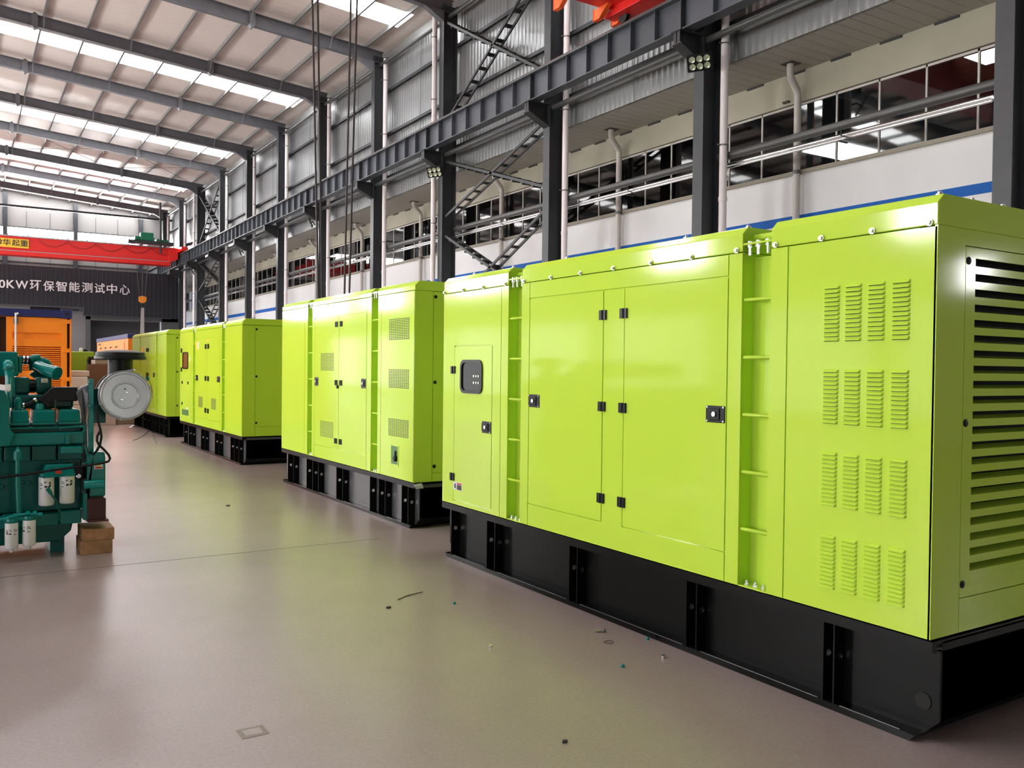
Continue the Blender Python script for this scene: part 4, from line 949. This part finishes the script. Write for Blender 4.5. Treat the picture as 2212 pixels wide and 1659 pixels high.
MB().tube([(ex(130), EY - .03, ez(885)), (ex(131), EY - .03, ez(1080)), (ex(140), EY - .03, ez(1290))], .018, 14).build('drain_pipe', TEAL, eng, smooth=50)
MB().lathe([(.031, 0), (.031, .062), (.026, .066), (.012, .08), (.006, .1)], (ex(130), EY - .03, ez(888)), 'z', 18).build('pipe_head', TEAL, eng, smooth=40)
ds = MB().tube([(ex(352), EY - .06, ez(1130)), (ex(400), EY - .055, ez(1200)), (ex(430), EY - .05, ez(1290)), (ex(432), EY - .0, ez(1360))], .008, 8).build('dipstick_tube', TEALD, eng, smooth=50)
MB().tube([(ex(340), EY - .062, ez(1106)), (ex(368), EY - .058, ez(1150))], [.016, .012], 8).build('dipstick_handle', TEAL, ds, smooth=40)
for a, b in ((20, 1032), (22, 1098), (165, 1075), (212, 1080), (60, 1020)): MB().lathe([(.008, -.01), (.016, -.008), (.02, 0)], (ex(a), EY + .14, ez(b)), 'y', 14).build('core_plug', TEALD, blk, smooth=40)
MB().lathe([(.016, -.02), (.02, -.016), (.02, 0)], (ex(588), EY + .12, ez(1046)), 'y', 16).build('drain_cock', ALU, eng, smooth=40)
ebox('sensor_box', 553, 645, 965, 1070, .12, .3, RUBBER)
# hoses at the flywheel end
hz = [(-250, 1012), (0, 1004), (200, 990), (400, 968), (600, 950), (740, 938), (795, 925), (806, 905), (795, 875), (760, 835), (722, 800), (705, 765), (708, 728), (730, 692)]
MB().tube([(ex(a), EY - .09 + (.0 if a < 700 else .02), ez(b)) for a, b in hz], .0095, 10).build('wiring_hose', RUBBER, eng, smooth=50)
hz = [(706, 500), (712, 560), (722, 630), (738, 690), (745, 740), (735, 795), (712, 840), (682, 872), (650, 850)]
MB().tube([(ex(a), EY - .03, ez(b)) for a, b in hz], .0095, 10).build('wiring_hose', RUBBER, eng, smooth=50)
# air cleaner: silver lidded drum with a mushroom rain cap
acx, acz, acr = 1.117, 1.251, .200
dr = MB().lathe([(.15, .0), (.176, .01), (.176, .09), (.184, .095), (.184, .12), (.176, .125), (.176, .30), (.184, .305), (.184, .33), (.17, .335), (.16, .46), (.1, .47)], (acx, EY + .01, acz), 'y', 48).build('air_cleaner_drum', RUBBER, eng, smooth=35)
ld = MB().lathe([(.06, -.004), (.092, -.004), (.098, -.012), (.104, -.012), (.108, -.006), (.170, -.008), (.175, -.016), (.181, -.016), (.186, -.010), (.199, -.008), (.200, .012), (.185, .02)], (acx, EY - .0, acz), 'y', 64).build('drum_lid', SILVER, eng, smooth=30)
for (du, dv) in ((.004, .022), (-.03, -.036)): MB().tube([(acx + du - .012, EY - .004, acz + dv), (acx + du - .008, EY - .014, acz + dv + .008), (acx + du + .012, EY - .014, acz + dv), (acx + du + .016, EY - .004, acz + dv - .008)], .003, 6).build('lid_catch', ALU, ld)
MB().prism([(acx - .012, acz + .045), (acx - .002, acz + .062), (acx + .008, acz + .045)], 'y', EY - .0055, EY - .003).build('lid_arrow', GREY, ld)
for k in range(6):
    t = math.radians(20 + 60 * k); MB().lathe([(.009, -.012), (.012, -.010), (.012, 0)], (acx + .193 * math.cos(t), EY - .006, acz + .193 * math.sin(t)), 'y', 10).build('lid_rivet', SILVER, ld, smooth=40)
CY = EY + .24
MB().tube([(1.115, CY, 1.38), (1.115, CY, 1.55)], .096, 32).build('intake_neck', RUBBER, eng, smooth=40)
MB().lathe([(.08, -.0), (.186, -.0), (.199, .006), (.199, .02), (.194, .03), (.188, .034), (.188, .058), (.18, .064), (.10, .078), (.03, .083)], (1.115, CY, 1.537), 'z', 56).build('rain_cap', RUBBER, eng, smooth=28)
MB().box(.88, 1.0, EY + .2, EY + .26, 1.02, 1.3).build('drum_bracket', TEALD, eng)
MB().add([(1.12, EY + .03, 1.44), (1.2, EY + .02, 1.455), (1.25, EY + .04, 1.42), (1.29, EY + .05, 1.39), (1.13, EY + .14, 1.45), (1.2, EY + .15, 1.465), (1.26, EY + .15, 1.43), (1.28, EY + .14, 1.4)], [(0, 1, 5, 4), (1, 2, 6, 5), (2, 3, 7, 6)]).build('wrapping_film', FILM, eng)
MB().tube([(1.29, EY + .06, 1.40), (1.298, EY + .05, 1.372)], .012, 10).build('sensor_plug', TEALBIT, eng)
MB().tube([(1.295, EY + .05, 1.38), (1.318, EY + .03, 1.33), (1.322, EY + .02, 1.28), (1.312, EY + .02, 1.2)], .002, 6).build('sensor_wire', RUBBER, eng)
# cloth and paper left on the engine
g = MB(); cl_ = [(560, 400, .05), (600, 362, .08), (668, 340, .1), (655, 420, .06), (646, 520, .05), (640, 640, .06), (612, 645, .05), (596, 520, .04)]
n = len(cl_); g.add([(ex(a), EY + y_, ez(b)) for a, b, y_ in cl_] + [(ex(a), EY + y_ + .06, ez(b)) for a, b, y_ in cl_], [list(range(n)), list(range(n, 2 * n))] + [(k, (k + 1) % n, n + (k + 1) % n, n + k) for k in range(n)])
tag(g.build('cloth_bag', GREY, bevel=.012), 'dark grey bag draped over the engine between the black duct and upright plate', 'bag')
g = MB().add([(ex(-60), EY + .02, ez(335)), (ex(40), EY - .01, ez(345)), (ex(80), EY + .02, ez(340)), (ex(-60), EY - .02, ez(372)), (ex(40), EY - .05, ez(385)), (ex(78), EY - .02, ez(384)), (ex(60), EY - .03, ez(396))], [(0, 1, 4, 3), (1, 2, 5, 4), (4, 5, 6)])
g = g.build('paper_sheet', FOAM); g.modifiers.new('solid', 'SOLIDIFY').thickness = .003
tag(g, 'crumpled white paper lying on the engine front at the left edge', 'paper')
for nm, x0, x1, z0, z1, lab in (('a', .795, 1.022, .0, .106, 'lower of two pale timber blocks under the engine end'), ('b', .805, 1.035, .107, .201, 'upper of two pale timber blocks, under the maroon bracket')):
    o = MB().box(x0, x1, EY - .04, EY + .3, z0, z1).build('timber_block', WOOD, bevel=.004); tag(o, lab, 'timber', 'timber blocks under the engine')

# ------------------------------------------------------------ orange container and clutter beyond the engine
KY = 20.0
kt = thing('shipping_container', 'tall orange container with louvred doors and navy top rail, behind the teal engine', 'container', (.69, KY, 0))
MB().box(-.53, 1.91, KY + .1, KY + 6.0, .12, 2.5).build('body', ORANGE, kt)
MB().box(-.55, 1.93, KY - .02, KY + .14, 2.44, 2.585).box(-.55, -.45, KY, KY + 6, 2.46, 2.585).box(1.83, 1.93, KY, KY + 6, 2.46, 2.585).build('top_rail', NAVY, kt)
cs = MB().box(1.74, 1.935, KY - .03, KY + .16, 2.42, 2.60).build('corner_casting', NAVY, kt, bevel=.006)
MB().lathe([(.035, -.002), (.035, 0)], (1.84, KY - .031, 2.52), 'y', 16).build('casting_slot', DARK, cs)
MB().box(-.53, 1.91, KY, KY + .1, 0, .14).build('bottom_rail', NAVY, kt)
MB().box(1.895, 1.925, KY - .01, KY + .12, .14, 2.44).box(-.55, -.52, KY - .01, KY + .12, .14, 2.44).build('corner_post', ORANGE, kt)
MB().box(1.845, 1.895, KY + .06, KY + .11, .14, 2.42).box(.655, .765, KY + .06, KY + .11, .14, 2.42).build('door_gap', mat('gap_brown', (.03, .012, .006), .8), kt)
for x0, x1 in ((.765, 1.845), (-.48, .655)):
    dd = MB(); a, b = x0 + .11, x1 - .11
    dd.box(x0, a, KY, KY + .06, .15, 2.42).box(b, x1, KY, KY + .06, .15, 2.42)
    for z0, z1 in ((2.12, 2.42), (1.84, 1.99), (1.18, 1.33), (.15, .4)): dd.box(a, b, KY, KY + .06, z0, z1)
    dd.box(a, b, KY + .04, KY + .06, 1.99, 2.12)
    do = dd.build('door', ORANGE, kt)
    for z0, z1 in ((1.33, 1.84), (.4, 1.18)):
        k = int((z1 - z0) / .042); lv = MB()
        for i in range(k):
            z = z0 + (z1 - z0) * i / k; h = (z1 - z0) / k
            lv.prism([(KY + .004, z), (KY + .004, z + h * .45), (KY + .045, z + h * .72), (KY + .045, z + h * .66), (KY + .010, z)], 'x', a, b)
        lv.box(a, b, KY + .07, KY + .075, z0, z1, 1); lv.build('louvre_panel', [ORANGE, REDL], do)
    for z in (2.36, 1.77, 1.18, .59):
        xx = x1 if x1 > 1 else x0
        MB().box(xx - .07, xx + .06, KY - .02, KY + .03, z - .04, z + .04).build('door_hinge', ORANGE, do)
rd_ = MB().tube([(.925, KY - .05, .2), (.925, KY - .05, 2.5)], .018, 10).build('lock_rod', WHITE, kt, smooth=50)
MB().box(.89, .97, KY - .04, KY, 2.28, 2.41).build('rod_keeper', LGREY, rd_)
MB().tube([(.925, KY - .05, 2.46), (.97, KY - .05, 2.50)], .02, 8).build('rod_cam', WHITE, rd_)
lg = thing('generator_set', 'low green generator box between the orange container and brown cartons', 'generator', (2.4, 26, 0))
MB().box(1.98, 3.06, 26, 29, .25, 1.83).build('canopy', mat('lime_shade_paint', (.30, .48, .03), .3), lg, bevel=.02)
MB().box(1.98, 3.06, 26, 29, 0, .25).build('skid_base', BLACK, lg)
ra = thing('engine_radiator', 'black finned radiator standing beside the low green box', 'radiator', (3.05, 25.5, 0))
MB().box(2.83, 3.3, 25.3, 25.6, 0, 1.62).build('core', BLACKPL, ra)
for k in range(6): MB().box(2.85 + .075 * k, 2.89 + .075 * k, 25.28, 25.62, 1.62, 1.69).build('fin', BLACKPL, ra)
o = MB().box(2.72, 2.80, 26.2, 26.3, 1.83, 1.93).build('plastic_jug', FOAM, bevel=.02); tag(o, 'small white jug on top of the low green box', 'jug')
o = MB().lathe([(.05, 0), (.06, .03), (.05, .06), (.03, .075)], (2.87, 26.25, 1.83), 'z', 14).build('air_cap', BLACKPL, smooth=40); tag(o, 'small dark cap beside the white jug on the low green box', 'cap')
for lab, x0, x1, z0, z1, y0, y1, m in (('upright brown carton stacked behind the air cleaner', 2.70, 3.18, .75, 1.49, 24, 24.5, CARD), ('brown carton under the upright brown carton', 2.68, 3.2, 0, .745, 24, 24.5, CARD),
        ('small tan carton on top of the brown carton, under the rain cap', 2.86, 3.22, 1.495, 1.595, 24.05, 24.4, CARDL), ('small white carton beside the tan carton', 2.80, 2.855, 1.495, 1.60, 24.05, 24.4, FOAM),
        ('white carton on the floor under the silver lid', 2.78, 3.24, 0, .36, 23.4, 23.9, PINKB), ('flat tan carton on the floor beside the far enclosure', 3.26, 3.72, 0, .14, 23.5, 23.95, CARDL)):
    o = MB().box(x0, x1, y0, y1, z0, z1).build('carton', m, bevel=.006); tag(o, lab, 'box', 'cartons behind the engine')
for lab, x0, x1, z0, z1, m in (('pale topmost carton of the white foam pile', 2.12, 2.66, 1.19, 1.33, PINKB), ('white foam block second from top of the pile', 2.1, 2.62, .92, 1.185, FOAM), ('white foam block third from top of the pile', 2.1, 2.62, .5, .915, FOAM), ('white foam block at the bottom of the pile', 2.1, 2.62, 0, .495, FOAM)):
    o = MB().box(x0, x1, 23.5, 24.2, z0, z1).build('foam_block', m, bevel=.02); tag(o, lab, 'foam', 'foam blocks by the container')

og = thing('generator_set', 'orange container generator with navy top rail, beyond the lime green row', 'generator', (3.95, 26.4, 0))
bd = MB().box(3.97, 5.6, 26.4, 33.0, .3, 2.24).build('body', ORANGE, og)
MB().box(3.95, 5.62, 26.38, 33.02, 2.23, 2.36).build('top_rail', NAVY, og, bevel=.01)
MB().box(3.95, 5.62, 26.38, 33.02, 0, .3).build('skid_base', BLACK, og)
for k in range(5):
    y = 27.0 + 1.12 * k
    p = MB().box(3.955, 3.97, y, y + 1.09, .4, 2.15).build('door', ORANGE, og)
    if k: MB().box(3.93, 3.955, y + .25, y + .42, 2.0, 2.04).box(3.94, 3.955, y + .5, y + .62, 1.99, 2.03).build('handle', INK, p)
MB().box(3.95, 3.958, 31.9, 32.5, 2.12, 2.18).build('printed_sign', INK, og)
MB().box(4.22, 4.26, 26.39, 26.4, .4, 2.2).build('end_seam', mat('seam_brown', (.25, .06, .01), .6), og)

# ------------------------------------------------------------ small things on the floor
def ft(o, lab, cat): tag(o, lab, cat)
fb_ = thing('steel_bolt', 'loose steel bolt on the floor beside the nearest base', 'bolt', (3.09, 3.9, 0))
MB().tube([(3.06, 3.91, .006), (3.10, 3.89, .006)], .005, 8).build('shank', BOLT, fb_)
MB().tube([(3.10, 3.89, .009), (3.112, 3.884, .009)], .0105, 6).build('head', CLAMP, fb_)
for lab, x, y, m in (('teal plastic cap on the floor, nearest to the black base', 3.23, 3.66, TEALBIT), ('small teal cap lying below the loose bolt', 2.82, 3.38, TEALBIT), ('small teal cap on the floor by the far ribs of the nearest base', 2.65, 4.84, TEALBIT)):
    ft(MB().lathe([(.004, 0), (.010, .0), (.010, .012), (.006, .016)], (x, y, 0), 'z', 10).build('teal_fitting', m, smooth=40), lab, 'cap')
for lab, x, y in (('steel nut on the floor left of the loose bolt', 2.41, 3.99), ('steel nut on the floor near the middle of the nearest base', 3.1, 3.39)):
    ft(MB().lathe([(.006, .0), (.011, .0), (.011, .012), (.006, .012)], (x, y, 0), 'z', 6).build('steel_nut', BOLT), lab, 'nut')
for lab, x, y, r in (('dark rubber chip on the floor, level with the wire offcut', 2.25, 4.96, .016), ('dark rubber chip near the bottom edge of the photo', 2.05, 2.81, .012), ('dark chip on the floor before the tall enclosure', 2.41, 9.44, .02)):
    ft(MB().prism([(x - r, y), (x, y - r * .6), (x + r, y - .2 * r), (x + r * .5, y + r * .8), (x - r * .6, y + .6 * r)], 'z', 0, .010).build('rubber_chip', DIRT), lab, 'chip')
ft(MB().tube([(2.38, 5.10, .004), (2.47, 5.16, .004), (2.60, 5.19, .006)], .003, 6).build('wire_offcut', ROPE), 'short dark wire offcut on the floor', 'wire')
ft(MB().tube([(3.01 + .03 * math.cos(t * .55), 3.73 + .022 * math.sin(t * .55), .002) for t in range(12)], .0016, 5).build('wire_loop', ROPE), 'thin wire loop on the floor under the loose bolt', 'wire')
ft(MB().tube([(2.87, 18.44, .004), (2.99, 18.74, .004), (3.2, 19.42, .004), (3.5, 20.6, .01), (3.6, 21.0, .03)], .006, 6).build('floor_cable', ROPE), 'thin dark cable on the floor curving left from the farthest enclosure', 'cable')
ft(MB().tube([(3.12, 17.44, .004), (3.37, 19.17, .004), (3.55, 20.4, .01), (3.62, 20.8, .03)], .006, 6).build('floor_cable', ROPE), 'thin dark cable on the floor running towards the camera from the farthest enclosure', 'cable')
ft(MB().hull8([(3.30, 21.9, 0), (3.36, 21.9, 0), (3.62, 23.0, 0), (3.56, 23.0, 0)], [(3.30, 21.9, .02), (3.36, 21.9, .02), (3.62, 23.0, .02), (3.56, 23.0, .02)]).build('plastic_strip', FOAM), 'white plastic strip on the floor by the farthest enclosure', 'strip')
struct(MB().box(.955, 1.065, 3.50, 3.60, 0, .0012).build('trim_6', PATCH))
struct(MB().box(.975, 1.045, 3.52, 3.58, 0, .0016).build('trim_7', FLOOR))
